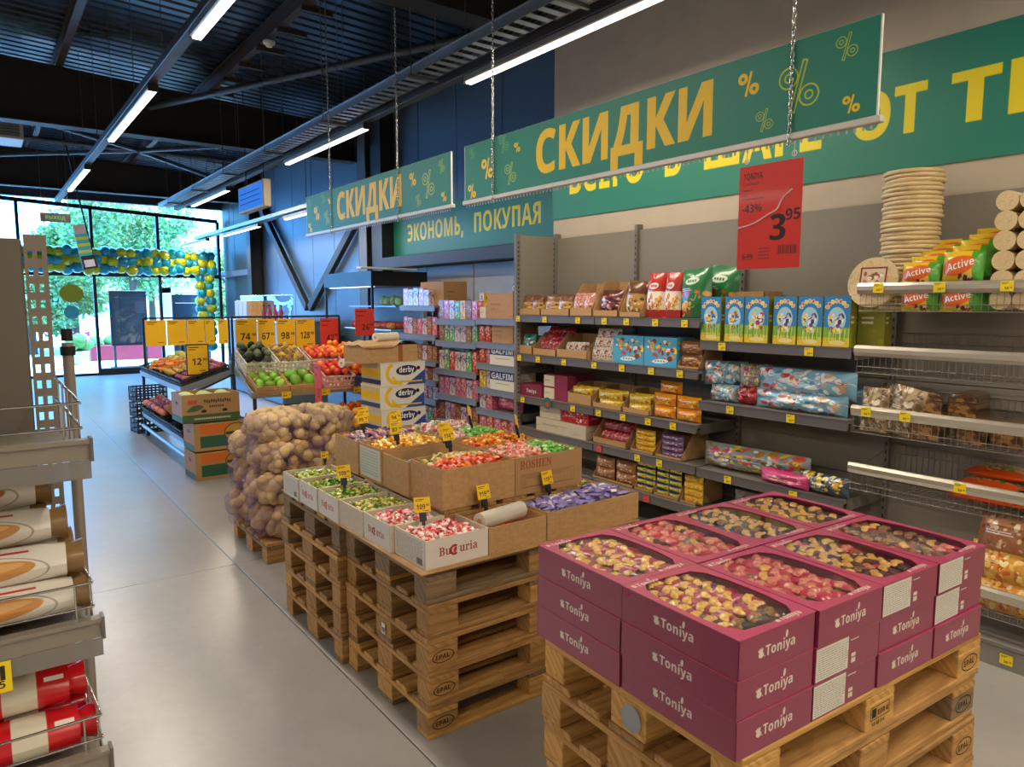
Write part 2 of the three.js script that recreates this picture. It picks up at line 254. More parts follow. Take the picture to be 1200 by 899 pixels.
// ---------- lamps ----------
const ledFace = new THREE.MeshStandardMaterial({ color: 0xffffff, emissive: new THREE.Color().setRGB(1, 0.93, 0.82), emissiveIntensity: 3.2, roughness: 0.5 });
const railMat = mat(0x3a342e, 0.5, 0.3), trayMat = mat(0x8e959b, 0.35, 0.6), wireMat = mat(0x6c6c6a, 0.4, 0.7);
const capG = bx(0.085, 0.06, 0.012), ledHousing = cb(0.085, 0.05, 2.42, 0.006), ledDiff = cb(0.062, 0.02, 2.38, 0.006);
function ledLamp(x, z0, label, y = 3.6, g = 'linear ceiling lamps') {
  const t = T('linear_lamp', label, 'lamp', x, y, z0 + 1.2, 0, g);
  P(t, 'housing', ledHousing, mat(0x8d8a84, 0.4, 0.4), 0, 0.035, 0); P(t, 'diffuser', ledDiff, ledFace, 0, 0.002, 0);
  for (const s of [-1, 1]) P(t, 'end_cap', capG, railMat, 0, 0.025, s * 1.214);
  const l = new THREE.RectAreaLight(LED_COLOR, LED_POWER, 0.062, 2.38); l.position.set(x, y - 0.015, z0 + 1.2); l.rotation.x = -PI / 2; l.name = 'linear_lamp_light'; scene.add(l);
}
function track(x, y, z0, z1, label) {
  const t = T('lamp_track', label, 'lamp track', x, y, 0), d = z1 - z0, zc = (z0 + z1) / 2;
  P(t, 'rail', cb(0.09, 0.07, d, 0.005), railMat, 0, 0.1, zc);
  for (let z = z0 + 0.4; z < z1; z += 1.3) P(t, 'hanging_wire', rod(0, 0.13, z, 0, roofY(x) - y - 0.005, z, 0.004, 5), wireMat);
}
track(1.33, 3.6, -16, 4, 'dark lamp track over the floor aisle');
track(3.38, 3.6, -16, 4, 'dark lamp track beside the perforated cable tray');
track(-2.8, 3.6, -16, 4, 'dark lamp track between the aisle and the outer track'); track(-4.85, 3.6, -16, 4, 'dark lamp track next to the plain side wall');
[-13.85, -9.35, -5.43, -0.9, 2.0].forEach((z, k) => ledLamp(1.33, z, ['lit linear lamp over the aisle closest to the exit sign', 'lit linear lamp over the aisle above the produce racks', 'lit linear lamp over the aisle above the candy pallets', 'lit linear lamp over the aisle above the pastry boxes', 'lit linear lamp over the aisle at the closed end'][k]));
[-14.63, -9.5, -5.17, -0.9, 2.0].forEach((z, k) => ledLamp(3.38, z, ['lit linear lamp under the cable tray near the braced wall', 'lit linear lamp under the cable tray by the blue screen', 'lit linear lamp above the hanging percent sign', 'lit linear lamp above the pastry pallet and bread shelves', 'lit linear lamp at the closed end by the wall banner'][k]));
for (const [x, w] of [[-2.8, 'inner'], [-4.85, 'outer']]) [-13.85, -9.35, -5.43, -0.9, 2.0].forEach((z, k) => ledLamp(x, z, `lit linear lamp on the ${w} track over the empty side`, 3.6, 'linear lamps over the empty side'));
{
  const t = T('cable_tray', 'long perforated steel cable tray hung above the shelf aisle', 'cable tray', 3.15, 3.7, 0);
  P(t, 'side_wall', bx(0.004, 0.07, 20), trayMat, -0.1, 0.03, -6); P(t, 'side_wall', bx(0.004, 0.07, 20), trayMat, 0.1, 0.03, -6);
  P(t, 'lip', join([bx(0.02, 0.004, 20, -0.11, 0.066, -6), bx(0.02, 0.004, 20, 0.11, 0.066, -6)]), trayMat);
  const rg = bx(0.2, 0.004, 0.06); for (let k = 0; k < 150; k++) P(t, 'rung', rg, trayMat, 0, -0.004, -15.9 + k * 0.13);
  for (let z = -15; z < 3; z += 1.9) P(t, 'hanging_rod', join([rod(-0.12, -0.01, z, -0.12, roofY(3.15) - 3.71, z, 0.005, 5), rod(0.12, -0.01, z, 0.12, roofY(3.15) - 3.71, z, 0.005, 5), bx(0.28, 0.02, 0.03, 0, -0.018, z)]), wireMat);
  P(t, 'cable', join([-0.05, 0.0, 0.04].map((x) => rod(x, 0.018, -15.8, x, 0.018, 3.8, 0.013, 6))), black);
  const u = T('cable_tray', 'short pale cable tray low beside the braced wall', 'cable tray', 4.35, 3.3, -13.5);
  P(u, 'channel', join([bx(0.16, 0.006, 10), bx(0.006, 0.06, 10, -0.08, 0.03), bx(0.006, 0.06, 10, 0.08, 0.03)]), trayMat);
  for (let k = 0; k < 5; k++) P(u, 'hanging_rod', rod(0, 0, -4.5 + k * 2.2, 0, roofY(4.35) - 3.31, -4.5 + k * 2.2, 0.005, 5), wireMat);
}
ledLamp(4.35, -20.0, 'lit linear lamp low beside the braced wall near the glass', 3.22, 'lamps under the short tray'); ledLamp(4.35, -16.2, 'lit linear lamp low beside the braced wall over the glass cabinet', 3.22, 'lamps under the short tray'); ledLamp(4.35, -12.4, 'lit linear lamp low beside the column and the far sign', 3.22, 'lamps under the short tray');
// ---------- hanging signs and banners ----------
const TEAL = '#1f8069', YEL = '#f2c40c';
function percent(g, x, y, s, mode = 0, rot = 0.25) {                 // 0 solid yellow, 1 outlined, 2 faint
  g.save(); g.translate(x, y); g.rotate(rot); g.lineWidth = s * 0.035; g.strokeStyle = g.fillStyle = mode === 2 ? '#6fae5c' : mode ? '#b9c63a' : YEL;
  const ring = (cx, cy) => { g.beginPath(); if (mode) { g.arc(cx, cy, s * 0.2, 0, 7); g.stroke(); g.beginPath(); g.arc(cx, cy, s * 0.08, 0, 7); g.stroke(); } else { g.lineWidth = s * 0.13; g.arc(cx, cy, s * 0.13, 0, 7); g.stroke(); } };
  ring(-s * 0.27, -s * 0.14); ring(s * 0.27, s * 0.14);
  if (mode) { g.lineWidth = s * 0.035; g.strokeRect(-s * 0.045, -s * 0.5, s * 0.09, s); } else g.fillRect(-s * 0.05, -s * 0.42, s * 0.1, s * 0.84); g.restore();
}
function hangSign(z0, z1, label, seed, chains) {
  const L = z1 - z0, t = T('hanging_sign', label, 'sign', 3.0, 2.55, (z0 + z1) / 2, -PI / 2);
  const tex = canvasTex(2048, 270, (g, w, h) => {
    g.fillStyle = TEAL; g.fillRect(0, 0, w, h); g.textBaseline = 'alphabetic'; g.fillStyle = YEL; g.font = 'bold 236px sans-serif';
    textFit(g, 'СКИДКИ', w * 0.272, h * 0.8, w * 0.47, 246);
    g.strokeStyle = YEL; g.lineWidth = 7; g.save(); g.translate(w * 0.272, h * 0.8); g.font = 'bold 246px sans-serif'; const k = Math.min(1, w * 0.47 / g.measureText('СКИДКИ').width); g.scale(k, 1); g.strokeText('СКИДКИ', 0, 0); g.restore();
    percent(g, w * 0.03, h * 0.16, 60, 2); percent(g, w * 0.095, h * 0.5, 120, 0); percent(g, w * 0.03, h * 0.84, 84, 0); percent(g, w * 0.16, h * 0.14, 90, 2); percent(g, w * 0.21, h * 0.28, 54, 0); percent(g, w * 0.185, h * 0.68, 100, 1);
    percent(g, w * 0.8, h * 0.32, 92, 0); percent(g, w * 0.83, h * 0.78, 70, 1); percent(g, w * 0.885, h * 0.5, 150, 1); percent(g, w * 0.955, h * 0.22, 74, 1); percent(g, w * 0.965, h * 0.82, 62, 0);
  });
  P(t, 'board', bx(L, 0.4, 0.012), whitePl, 0, 0.205, 0);
  P(t, 'print', new THREE.PlaneGeometry(L - 0.012, 0.398), mat(0xffffff, 0.5, 0, { map: tex }), 0, 0.205, 0.0066);
  P(t, 'bottom_rail', cb(L + 0.04, 0.03, 0.034, 0.004), mat(0xcfcac2, 0.4, 0.2), 0.0, -0.006, 0);
  const pegs = []; for (let k = 0; k < Math.floor(L / 0.035); k++) pegs.push(bx(0.008, 0.02, 0.004, -L / 2 + 0.02 + k * 0.035, -0.03, 0));
  P(t, 'hook_strip', join([...pegs, bx(L, 0.004, 0.004, 0, -0.022, 0)]), mat(0xb5b2ac, 0.4, 0.3));
  for (const cz of chains) {                                         // oval links up to the roof
    const link = new THREE.TorusGeometry(0.011, 0.0032, 5, 10); link.scale(0.75, 1.5, 1); const list = [], top = roofY(3) - 2.55; let i = 0;
    for (let y = -0.03; y < top; y += 0.027) list.push(at(link, 0, y, 0.016, 0, (i++ % 2) * PI / 2, 0));
    P(t, 'chain', join(list), chrome, cz - (z0 + z1) / 2, 0, 0);
  }
}
hangSign(-4.63, -1.54, 'teal hanging sign with yellow lettering above the red price poster', 1, [-4.25, -1.93]);
hangSign(-7.85, -4.82, 'teal hanging sign with yellow lettering nearer the braced metal wall', 2, [-7.15, -5.68]);
{
  const L = 7.2, tex = canvasTex(2048, 200, (g, w, h) => {
    g.fillStyle = '#1c7a66'; g.fillRect(0, 0, w, h); g.fillStyle = '#e3cf10'; const X = (z) => (z + 5.34) / L * w, em = h * 0.54; g.lineWidth = 2.5; g.strokeStyle = '#e3cf10';
    for (const [s, a, b] of [['ВСЕГО', -5.12, -4.17], ['В', -3.98, -3.78], ['ШАГЕ', -3.6, -2.62], ['ОТ', -2.45, -2.0], ['ТЕБЯ', -1.88, -0.8]]) { g.font = `bold ${em}px sans-serif`; const m = g.measureText(s).width; g.save(); g.translate(X(a), h * 0.695); g.scale((X(b) - X(a)) / m, 1); g.fillText(s, 0, 0); g.strokeText(s, 0, 0); g.restore(); }
  });
  const t = T('wall_banner', 'long teal banner with big yellow letters on the beige wall', 'banner', 4.444, 2.93, -5.34 + L / 2, -PI / 2);
  P(t, 'board', bx(L, 0.7, 0.01), mat(0x2a8a74, 0.5)); P(t, 'print', new THREE.PlaneGeometry(L, 0.7), mat(0xffffff, 0.5, 0, { map: tex }), 0, 0, 0.0056);
  const tex2 = canvasTex(2048, 256, (g, w, h) => { g.fillStyle = '#1c7a66'; g.fillRect(0, 0, w, h); g.fillStyle = '#e3cf10'; const X = (z) => (z + 10.5) / 5.1 * w; for (const [s, a, b] of [['ЭКОНОМЬ,', -10.05, -8.42], ['ПОКУПАЯ', -8.2, -6.72], ['В', -6.52, -6.3]]) { g.font = 'bold 128px sans-serif'; const m = g.measureText(s).width; g.save(); g.translate(X(a), h * 0.68); g.scale((X(b) - X(a)) / m, 1); g.fillText(s, 0, 0); g.restore(); } });
  const u = T('wall_banner', 'teal banner with yellow letters over the dark lintel and grey panels', 'banner', 5.435, 2.87, -7.95, -PI / 2);
  P(u, 'board', bx(5.1, 0.72, 0.01), mat(0x2a8a74, 0.5)); P(u, 'print', new THREE.PlaneGeometry(5.1, 0.72), mat(0xffffff, 0.5, 0, { map: tex2 }), 0, 0, 0.0056);
}
{
  const tex = canvasTex(512, 740, (g, w, h) => {
    g.fillStyle = '#d8260e'; g.fillRect(0, 0, w, h); g.fillStyle = '#1a0c0a'; textFit(g, 'TONIYA', 36, 96, 160, 62); g.font = '34px sans-serif'; textFit(g, 'Столичный', 36, 138, 130, 34, 'sans-serif', 'normal');
    for (const [y, k] of [[168, 80], [202, 40], [230, 180]]) for (let x = 36; x < 36 + k; x += 14) g.fillRect(x, y, 9, 9);
    textFit(g, '-43%', 30, 330, 170, 78); g.font = 'bold 250px sans-serif'; g.fillText('3', 262, 540); g.fillText('3', 268, 540); g.font = 'bold 110px sans-serif'; g.fillText('95', 388, 410);
    textFit(g, '6.95', 44, 668, 96, 56); g.fillRect(44, 646, 96, 5); for (let k = 0; k < 26; k++) g.fillRect(336 + k * 6, 580, (k * 7) % 5 + 1, 62); for (let y = 590; y < 680; y += 24) for (let x = 182; x < 270; x += 13) g.fillRect(x, y, 8, 8);
  });
  const t = T('price_poster', 'red price poster in a clear sleeve hooked under the teal sign', 'price poster', 3.0, 1.96, -2.03, -PI / 2);
  P(t, 'sheet', bx(0.335, 0.485, 0.002), mat(0xd3261c, 0.5), 0, 0.243, 0); P(t, 'print', new THREE.PlaneGeometry(0.335, 0.485), mat(0xffffff, 0.45, 0, { map: tex }), 0, 0.243, 0.0014);
  P(t, 'sleeve', bx(0.35, 0.52, 0.0015), mat(0xffffff, 0.08, 0, { transmission: 1, thickness: 0, ior: 1.3, specularIntensity: 0.3 }), 0, 0.26, 0.004);
  const pts = [[-0.16, 0.2], [-0.08, 0.214], [0, 0.25], [0.045, 0.27], [0.075, 0.32], [0.12, 0.352]].map((a) => new THREE.Vector3(a[0], a[1] , 0.0075));
  P(t, 'crease', new THREE.TubeGeometry(new THREE.CatmullRomCurve3(pts), 24, 0.0035, 5), mat(0xffffff, 0.12, 0, { transmission: 0.6, thickness: 0, ior: 1.5 }), 0, 0, 0);
  for (const x of [-0.13, 0.12]) P(t, 'hook', join([rod(x, 0.5, 0, x, 0.572, 0, 0.0022), at(new THREE.TorusGeometry(0.012, 0.0022, 5, 10), x, 0.51, 0)]), whitePl);
}
// blue screen, exit sign, air unit, detectors, hanging promo piece
{
  const t = T('blue_screen', 'slim screen box with a bright blue face hung under the cable tray', 'screen', 3.21, 3.1, -10.55, -PI / 2);
  P(t, 'case', cb(1.15, 0.37, 0.11, 0.01), mat(0xa39683, 0.5), 0, 0.19, -0.055);
  P(t, 'display', bx(1.08, 0.31, 0.004), new THREE.MeshStandardMaterial({ color: 0x06183c, emissive: new THREE.Color().setRGB(0.03, 0.22, 0.9), emissiveIntensity: 0.8, roughness: 0.85 }), 0, 0.19, 0.003);
  P(t, 'screen_line', join([0.12, 0.19, 0.26].map((y) => bx(0.9, 0.012, 0.003, -0.02, y, 0.006))), mat(0x0a2f86, 0.8));
  P(t, 'hanger', join([rod(-0.4, 0.37, -0.068, -0.4, 1.98, -0.068, 0.006), rod(0.4, 0.37, -0.068, 0.4, 1.98, -0.068, 0.006)]), dark);
  const e = T('exit_sign', 'black hanging sign box with small green letters before the glass front', 'sign', 1.12, 3.1, -14);
  P(e, 'case', cb(0.42, 0.14, 0.06, 0.006), mat(0x111417, 0.4), 0, 0.08, 0); P(e, 'lettering', new THREE.PlaneGeometry(0.36, 0.1), new THREE.MeshStandardMaterial({ color: 0xffffff, roughness: 0.5, map: canvasTex(256, 72, (g, w, h) => { g.fillStyle = '#111417'; g.fillRect(0, 0, w, h); g.fillStyle = '#4d8a4a'; textFit(g, 'ВЫХОД', 22, 56, 212, 56); }) }), 0, 0.08, 0.0305);
  P(e, 'wire', join([rod(-0.18, 0.15, 0, -0.18, roofY(1) - 3.11, 0, 0.004), rod(0.18, 0.15, 0, 0.18, roofY(1) - 3.11, 0, 0.004)]), wireMat);
  const a = T('air_unit', 'pale ceiling air unit with louvres beside the deep beam', 'air unit', 0.35, 4.3, -14);
  P(a, 'case', cb(0.8, 0.26, 0.7, 0.01), mat(0xb9b9b5, 0.5), 0, 0.13, 0); for (let k = 0; k < 5; k++) P(a, 'louvre', bx(0.7, 0.02, 0.03), mat(0x55585a, 0.5), 0, 0.05 + k * 0.042, 0.36, 0.5, 0, 0);
  P(a, 'hanger', join([rod(-0.35, 0.26, 0.2, -0.35, 0.98, 0.2, 0.006), rod(0.35, 0.26, 0.2, 0.35, 0.95, 0.2, 0.006)]), wireMat);
  const d = T('smoke_detector', 'small round pale smoke detector under the bracketed purlin', 'detector', 3.0, roofY(3) - 0.27, -8.9); P(d, 'base', cyl(0.07, 0.07, 0.03, 16), whitePl, 0, 0.02, 0); P(d, 'head', cyl(0.055, 0.035, 0.035, 16), whitePl, 0, -0.012, 0);
  const p = T('promo_hanger', 'tilted hanging promo piece in blue, yellow and black', 'decoration', 1.72, 2.45, -15.5, 0.3); p.rotation.z = 0.18;
  P(p, 'panel', bx(0.22, 0.42, 0.02), mat(0x28b0c4, 0.5), 0, 0.42, 0); P(p, 'stripe', join([0, 1, 2].map((k) => bx(0.23, 0.05, 0.024, 0, 0.3 + k * 0.12, 0))), mat(0xc4c619, 0.5)); P(p, 'cap', cb(0.2, 0.17, 0.03, 0.01), mat(0xcfb6c8, 0.5), 0, 0.7, 0); P(p, 'holder', cb(0.26, 0.24, 0.06, 0.01), black, 0.02, 0.1, 0); P(p, 'card', bx(0.18, 0.13, 0.01), mat(0xd9d4e4, 0.5), 0.01, 0.08, 0.036); P(p, 'pole', rod(0.12, 0, 0, 0.13, 2.83, 0, 0.015), dark);
}
// balloon garland tied along the transom
{
  const t = T('balloon_garland', 'garland of teal and yellow balloons tied along the glass front', 'balloons', 3.3, 0, -20.25);
  const bal = blob(0.135, 0.15, 0.135, 2, 0.03, 12), knot = cyl(0.004, 0.016, 0.03, 6, 0, -0.155, 0); const bg = join([bal, knot]);
  const cols = [mat(0x17a2b8, 0.28, 0, { clearcoat: 0.5 }), mat(0xc9cc1c, 0.28, 0, { clearcoat: 0.5 }), mat(0x1693ae, 0.28, 0, { clearcoat: 0.5 }), mat(0xb7c41c, 0.28, 0, { clearcoat: 0.5 })], q = rng(55);
  for (let i = 0; i < 23; i++) for (let j = 0; j < 3; j++) P(t, 'balloon', bg, cols[((i + j * 2) >> 1) % 2 + (q() > 0.5 ? 2 : 0)], 1.75 - i * 0.19 + (q() - 0.5) * 0.06, 2.63 + j * 0.2 + (q() - 0.5) * 0.07, (q() - 0.5) * 0.16, q() * 6, q() * 6, q() * 6);
  for (let i = 0; i < 10; i++) for (let j = 0; j < 2; j++) P(t, 'balloon', bg, cols[(i + j) % 2 + (q() > 0.5 ? 2 : 0)], 1.48 + j * 0.22 + (q() - 0.5) * 0.05, 2.45 - i * 0.2, (q() - 0.5) * 0.14, q() * 6, q() * 6, q() * 6);
  P(t, 'string', join([rod(1.85, 2.8, 0, -2.6, 2.8, 0, 0.006), rod(1.6, 2.7, 0, 1.6, 0.5, 0, 0.006)]), whitePl);
  TM('round_sticker', cyl(0.25, 0.25, 0.003, 32, 0, 0, 0, PI / 2, 0, 0), mat(0x9a9a1c, 0.6), 'yellow green oval sticker on the glass door', 'sticker', 1.86, 2.03, -20.487).scale.set(1, 0.88, 1);
  TM('round_sticker', cyl(0.165, 0.165, 0.003, 32, 0, 0, 0, PI / 2, 0, 0), mat(0x3aa2b0, 0.6), 'blue round sticker below the yellow one on the glass door', 'sticker', 1.84, 1.57, -20.487);
}

// ---------- pallets ----------
const woodTex = (seed, c0, c1) => dataTex(512, (u, v) => {
  const w = tile(u * 4, v * 4, 4, seed) * 0.35, ring = Math.abs(Math.sin((v * 11 + w * 3 + tile(u * 2, v * 6, 2 * 3, seed + 2) * 1.6) * PI)), fine = tile(u * 8, v * 256, 256, seed + 5) * 0.5 + tile(u * 32, v * 128, 128, seed + 7) * 0.5;
  const dirt = fbm(u, v, 5, seed + 11), k = Math.min(1, 0.25 + ring * 0.28 + fine * 0.42) * (dirt > 0.62 ? 0.86 : 1); return c0.map((a, i) => a + (c1[i] - a) * k);
});
const woodMats = [[1, [120, 80, 38], [214, 165, 98]], [2, [106, 73, 38], [196, 150, 90]], [3, [140, 94, 40], [230, 180, 102]], [4, [92, 72, 50], [160, 132, 96]]].map(([s, a, b]) => mat(0xffffff, 0.8, 0, { map: woodTex(s, a, b) }));
const markTex = canvasTex(256, 160, (g, w, h) => { g.fillStyle = '#000'; g.fillRect(0, 0, w, h); g.strokeStyle = g.fillStyle = '#fff'; g.lineWidth = 9; g.beginPath(); g.ellipse(w / 2, h / 2, 112, 62, 0, 0, 7); g.stroke(); textFit(g, 'EPAL', 42, 102, 172, 66); }, false);
const markMat = mat(0x2d1c10, 0.9, 0, { alphaMap: markTex, transparent: true }), markTex2 = canvasTex(256, 160, (g, w, h) => { g.fillStyle = '#000'; g.fillRect(0, 0, w, h); g.strokeStyle = g.fillStyle = '#fff'; g.lineWidth = 6; g.strokeRect(16, 12, 210, 92); g.fillRect(30, 24, 50, 66); textFit(g, 'EUR 4', 96, 84, 118, 58); textFit(g, '12-48 0 6', 30, 148, 180, 36); }, false);
const markMat2 = mat(0x2d1c10, 0.9, 0, { alphaMap: markTex2, transparent: true });
const pw = [];
for (let k = 0; k < 3; k++) pw.push({ t145: cb(1.2, 0.022, 0.145, 0.004, k + 0.1), t100: cb(1.2, 0.022, 0.1, 0.004, k + 0.5), str: cb(0.145, 0.022, 0.8, 0.003, k + 0.3), bl: cb(0.145, 0.078, 0.145, 0.003, k + 0.7), bs: cb(0.145, 0.078, 0.1, 0.003, k + 0.9) });
function pallet(x, y, z, ry, tone, seed, label, group, marks = 3) {
  const q = rng(seed), t = T('wooden_pallet', label, 'pallet', x, y, z, ry, group), v = () => pw[Math.floor(q() * 3)], m = () => woodMats[q() < 0.7 ? tone : Math.floor(q() * 4)], j = () => (q() - 0.5) * 0.006;
  for (const [zz, w] of [[-0.35, 0], [0.35, 0], [0, 1]]) P(t, 'bottom_board', w ? v().t145 : v().t100, m(), j(), 0.011, zz);
  for (const bxx of [-0.5275, 0, 0.5275]) for (const zz of [-0.35, 0, 0.35]) P(t, 'block', zz ? v().bs : v().bl, m(), bxx, 0.061, zz);
  for (const bxx of [-0.5275, 0, 0.5275]) P(t, 'stringer', v().str, m(), bxx, 0.111, j());
  [-0.3275, -0.165, 0, 0.165, 0.3275].forEach((zz, i) => P(t, 'deck_board', i % 2 ? v().t100 : v().t145, m(), j() * 1.5, 0.133, zz + (i % 4 ? j() : 0)));
  const pl = new THREE.PlaneGeometry(0.115, 0.066);
  if (marks & 1) P(t, 'burnt_mark', pl, markMat, -0.5275, 0.061, 0.4008); if (marks & 2) P(t, 'burnt_mark', pl, markMat2, 0, 0.061, 0.4008); if (marks & 4) P(t, 'burnt_mark', pl, markMat, 0.5275, 0.061, 0.4008);
  return t;
}
const nth = ['lowest', 'second from the floor', 'third from the floor', 'fourth from the floor', 'topmost'];
for (let k = 0; k < 5; k++) {
  const q = rng(40 + k);
  pallet(1.975 + (q() - 0.5) * 0.02, k * 0.144, -2.835 + (q() - 0.5) * 0.015, (q() - 0.5) * 0.012, [2, 0, 0, 1, 3][k], 60 + k, `worn wooden pallet, ${nth[k]} in the candy stack with stamped blocks`, 'pallets under the candy', k < 3 ? 1 : 0);
  pallet(1.945 + (q() - 0.5) * 0.02, k * 0.144, -3.645 + (q() - 0.5) * 0.01, (q() - 0.5) * 0.012, [0, 1, 0, 1, 3][k], 70 + k, `worn wooden pallet, ${nth[k]} in the candy stack next to the potato sacks`, 'pallets under the candy', 0);
  pallet(2.013 + (q() - 0.5) * 0.02, k * 0.144, -1.32 + (q() - 0.5) * 0.015, -0.053 + (q() - 0.5) * 0.01, [1, 0, 0, 0, 2][k], 80 + k, `wooden pallet, ${nth[k]} in the stack under the magenta pastry boxes`, 'pallets under the pastry boxes', k === 4 ? 6 : k > 1 ? 4 : 0);
}
pallet(2.09, 0, -5.25, 0, 0, 91, 'single low wooden pallet under the potato sacks', undefined, 0);
pallet(2.03, 0.727, -3.3, PI / 2, 1, 92, 'wooden pallet set on the cardboard as the upper step of the candy display', undefined, 0);
{
  const sl = new THREE.PlaneGeometry(0.036, 0.05), t = T('paper_label', 'small white barcode label stuck on a candy pallet block', 'label', 1.3705, 0.345, -2.82, -PI / 2);
  P(t, 'label_sheet', sl, mat(0xe8e4dc, 0.6), 0, 0, 0); P(t, 'barcode', join([...Array(7).keys()].map((k) => bx(0.0016, 0.022, 0.0004, -0.012 + k * 0.004, -0.006, 0.0004))), black);
  const u = T('plastic_pouch', 'small clear document pouch stuck on the upper pastry pallet block', 'pouch', 1.409, 0.63, -1.333, -PI / 2 - 0.053);
  P(u, 'pouch_film', new THREE.CircleGeometry(0.042, 8), mat(0x8f9296, 0.12, 0.2, { clearcoat: 1 }), 0, 0, 0.001);
}
// ---------- magenta pastry boxes ----------
const CREAM = '#d9d0bf';
function handLogo(g, x, y, s) {
  g.save(); g.translate(x, y); g.fillStyle = CREAM; g.beginPath(); g.ellipse(0, 0, s * 0.26, s * 0.2, 0, 0, 7); g.fill();
  for (let k = 0; k < 4; k++) { g.save(); g.rotate(-0.7 + k * 0.36); g.beginPath(); g.ellipse(0, -s * 0.28, s * 0.06, s * 0.2, 0, 0, 7); g.fill(); g.restore(); } g.restore();
}
const tonText = (g, w, h, x, y, px) => { g.fillStyle = CREAM; g.textBaseline = 'alphabetic'; handLogo(g, x - px * 0.42, y - px * 0.2, px * 1.05); g.fillText('', 0, 0); g.font = `${px}px sans-serif`; g.fillRect(x - px * 0.12, y - px * 0.1, px * 0.09, px * 0.09); textFit(g, 'Toniya', x, y, px * 3.2, px, 'sans-serif', 'bold'); g.beginPath(); g.ellipse(x + px * 2.2, y - px * 0.98, px * 0.13, px * 0.28, 0.15, 0, 7); g.fill(); };
const MAG = '#8c2b4c';
const prTonLong = sheetA.put(512, 128, (g, w, h) => { g.fillStyle = MAG; g.fillRect(0, 0, w, h); tonText(g, w, h, 190, 78, 46); });
const prTonShort = sheetA.put(384, 128, (g, w, h) => { g.fillStyle = MAG; g.fillRect(0, 0, w, h); tonText(g, w, h, 128, 82, 48); });
const prTonInfo = sheetA.put(384, 128, (g, w, h) => { g.fillStyle = MAG; g.fillRect(0, 0, w, h); g.fillStyle = '#d8d3c6'; g.fillRect(6, 6, 186, 116); g.fillStyle = '#8f887c'; for (let y = 16; y < 116; y += 8) { let x = 14; while (x < 180) { const k = 6 + ((x * 7 + y * 13) % 17); g.fillRect(x, y, k, 2.4); x += k + 4; } } g.fillStyle = CREAM; g.fillRect(204, 22, 50, 4); g.fillRect(212, 74, 26, 14); g.fillRect(212, 92, 26, 18); });
const prTonLid = sheetA.put(300, 400, (g, w, h) => { g.fillStyle = '#b23a64'; g.fillRect(0, 0, w, h); g.save(); g.translate(w, h); g.textBaseline = 'alphabetic'; tonText(g, w, h, -120, -14, 26); g.restore(); tonText(g, w, h, 34, 34, 26); });  // same card as the walls; brighter lid colour paints in the light from above
const prMag = sheetA.put(16, 16, (g) => { g.fillStyle = MAG; g.fillRect(-1, -1, 18, 18); });
const lidShape = new THREE.Shape([[-0.149, -0.199], [0.149, -0.199], [0.149, 0.199], [-0.149, 0.199]].map((a) => new THREE.Vector2(...a)));
const hole = [[0.09, -0.168], [0.116, -0.135], [0.128, -0.06], [0.128, 0.06], [0.116, 0.135], [0.09, 0.168], [0, 0.176], [-0.09, 0.168], [-0.116, 0.135], [-0.128, 0.06], [-0.128, -0.06], [-0.116, -0.135], [-0.09, -0.168], [0, -0.176]];
lidShape.holes.push(new THREE.Path(hole.map((a) => new THREE.Vector2(...a))));
const lidGeo = new THREE.ExtrudeGeometry(lidShape, { depth: 0.0022, bevelEnabled: false }); { const u = lidGeo.attributes.uv, p = lidGeo.attributes.position; for (let i = 0; i < u.count; i++) u.setXY(i, prTonLid[0] + (p.getX(i) / 0.298 + 0.5) * (prTonLid[2] - prTonLid[0]), prTonLid[1] + (p.getY(i) / 0.398 + 0.5) * (prTonLid[3] - prTonLid[1])); } lidGeo.rotateX(-PI / 2);
const wallLong = pbox(0.395, 0.0975, 0.002, prTonLong, prMag, prMag, prMag), wallShort = (r) => pbox(0.295, 0.0975, 0.002, r, prMag, prMag, prMag);
const pastryMat = mat(0xffffff, 0.32, 0, { map: sheetA.tex, clearcoat: 0.55, clearcoatRoughness: 0.18 });
const bodyGeo = (info) => join([at(wallLong, -0.1465, 0.0495, 0, 0, -PI / 2, 0), at(wallLong, 0.1465, 0.0495, 0, 0, PI / 2, 0), at(wallShort(info ? prTonInfo : prTonShort), 0, 0.0495, 0.1965), at(wallShort(prTonShort), 0, 0.0495, -0.1965, 0, PI, 0), toRect(bx(0.294, 0.002, 0.394, 0, 0.002, 0), prMag)]);
const bodyA = bodyGeo(0), bodyB = bodyGeo(1), filmClear = mat(0xffffff, 0.06, 0, { transmission: 1, thickness: 0, ior: 1.45 }), winGeo = new THREE.ShapeGeometry(new THREE.Shape(hole.map((a) => new THREE.Vector2(a[0] * 1.04, a[1] * 1.03)))); winGeo.rotateX(-PI / 2);
const trayM = mat(0x3d1a24, 0.5);
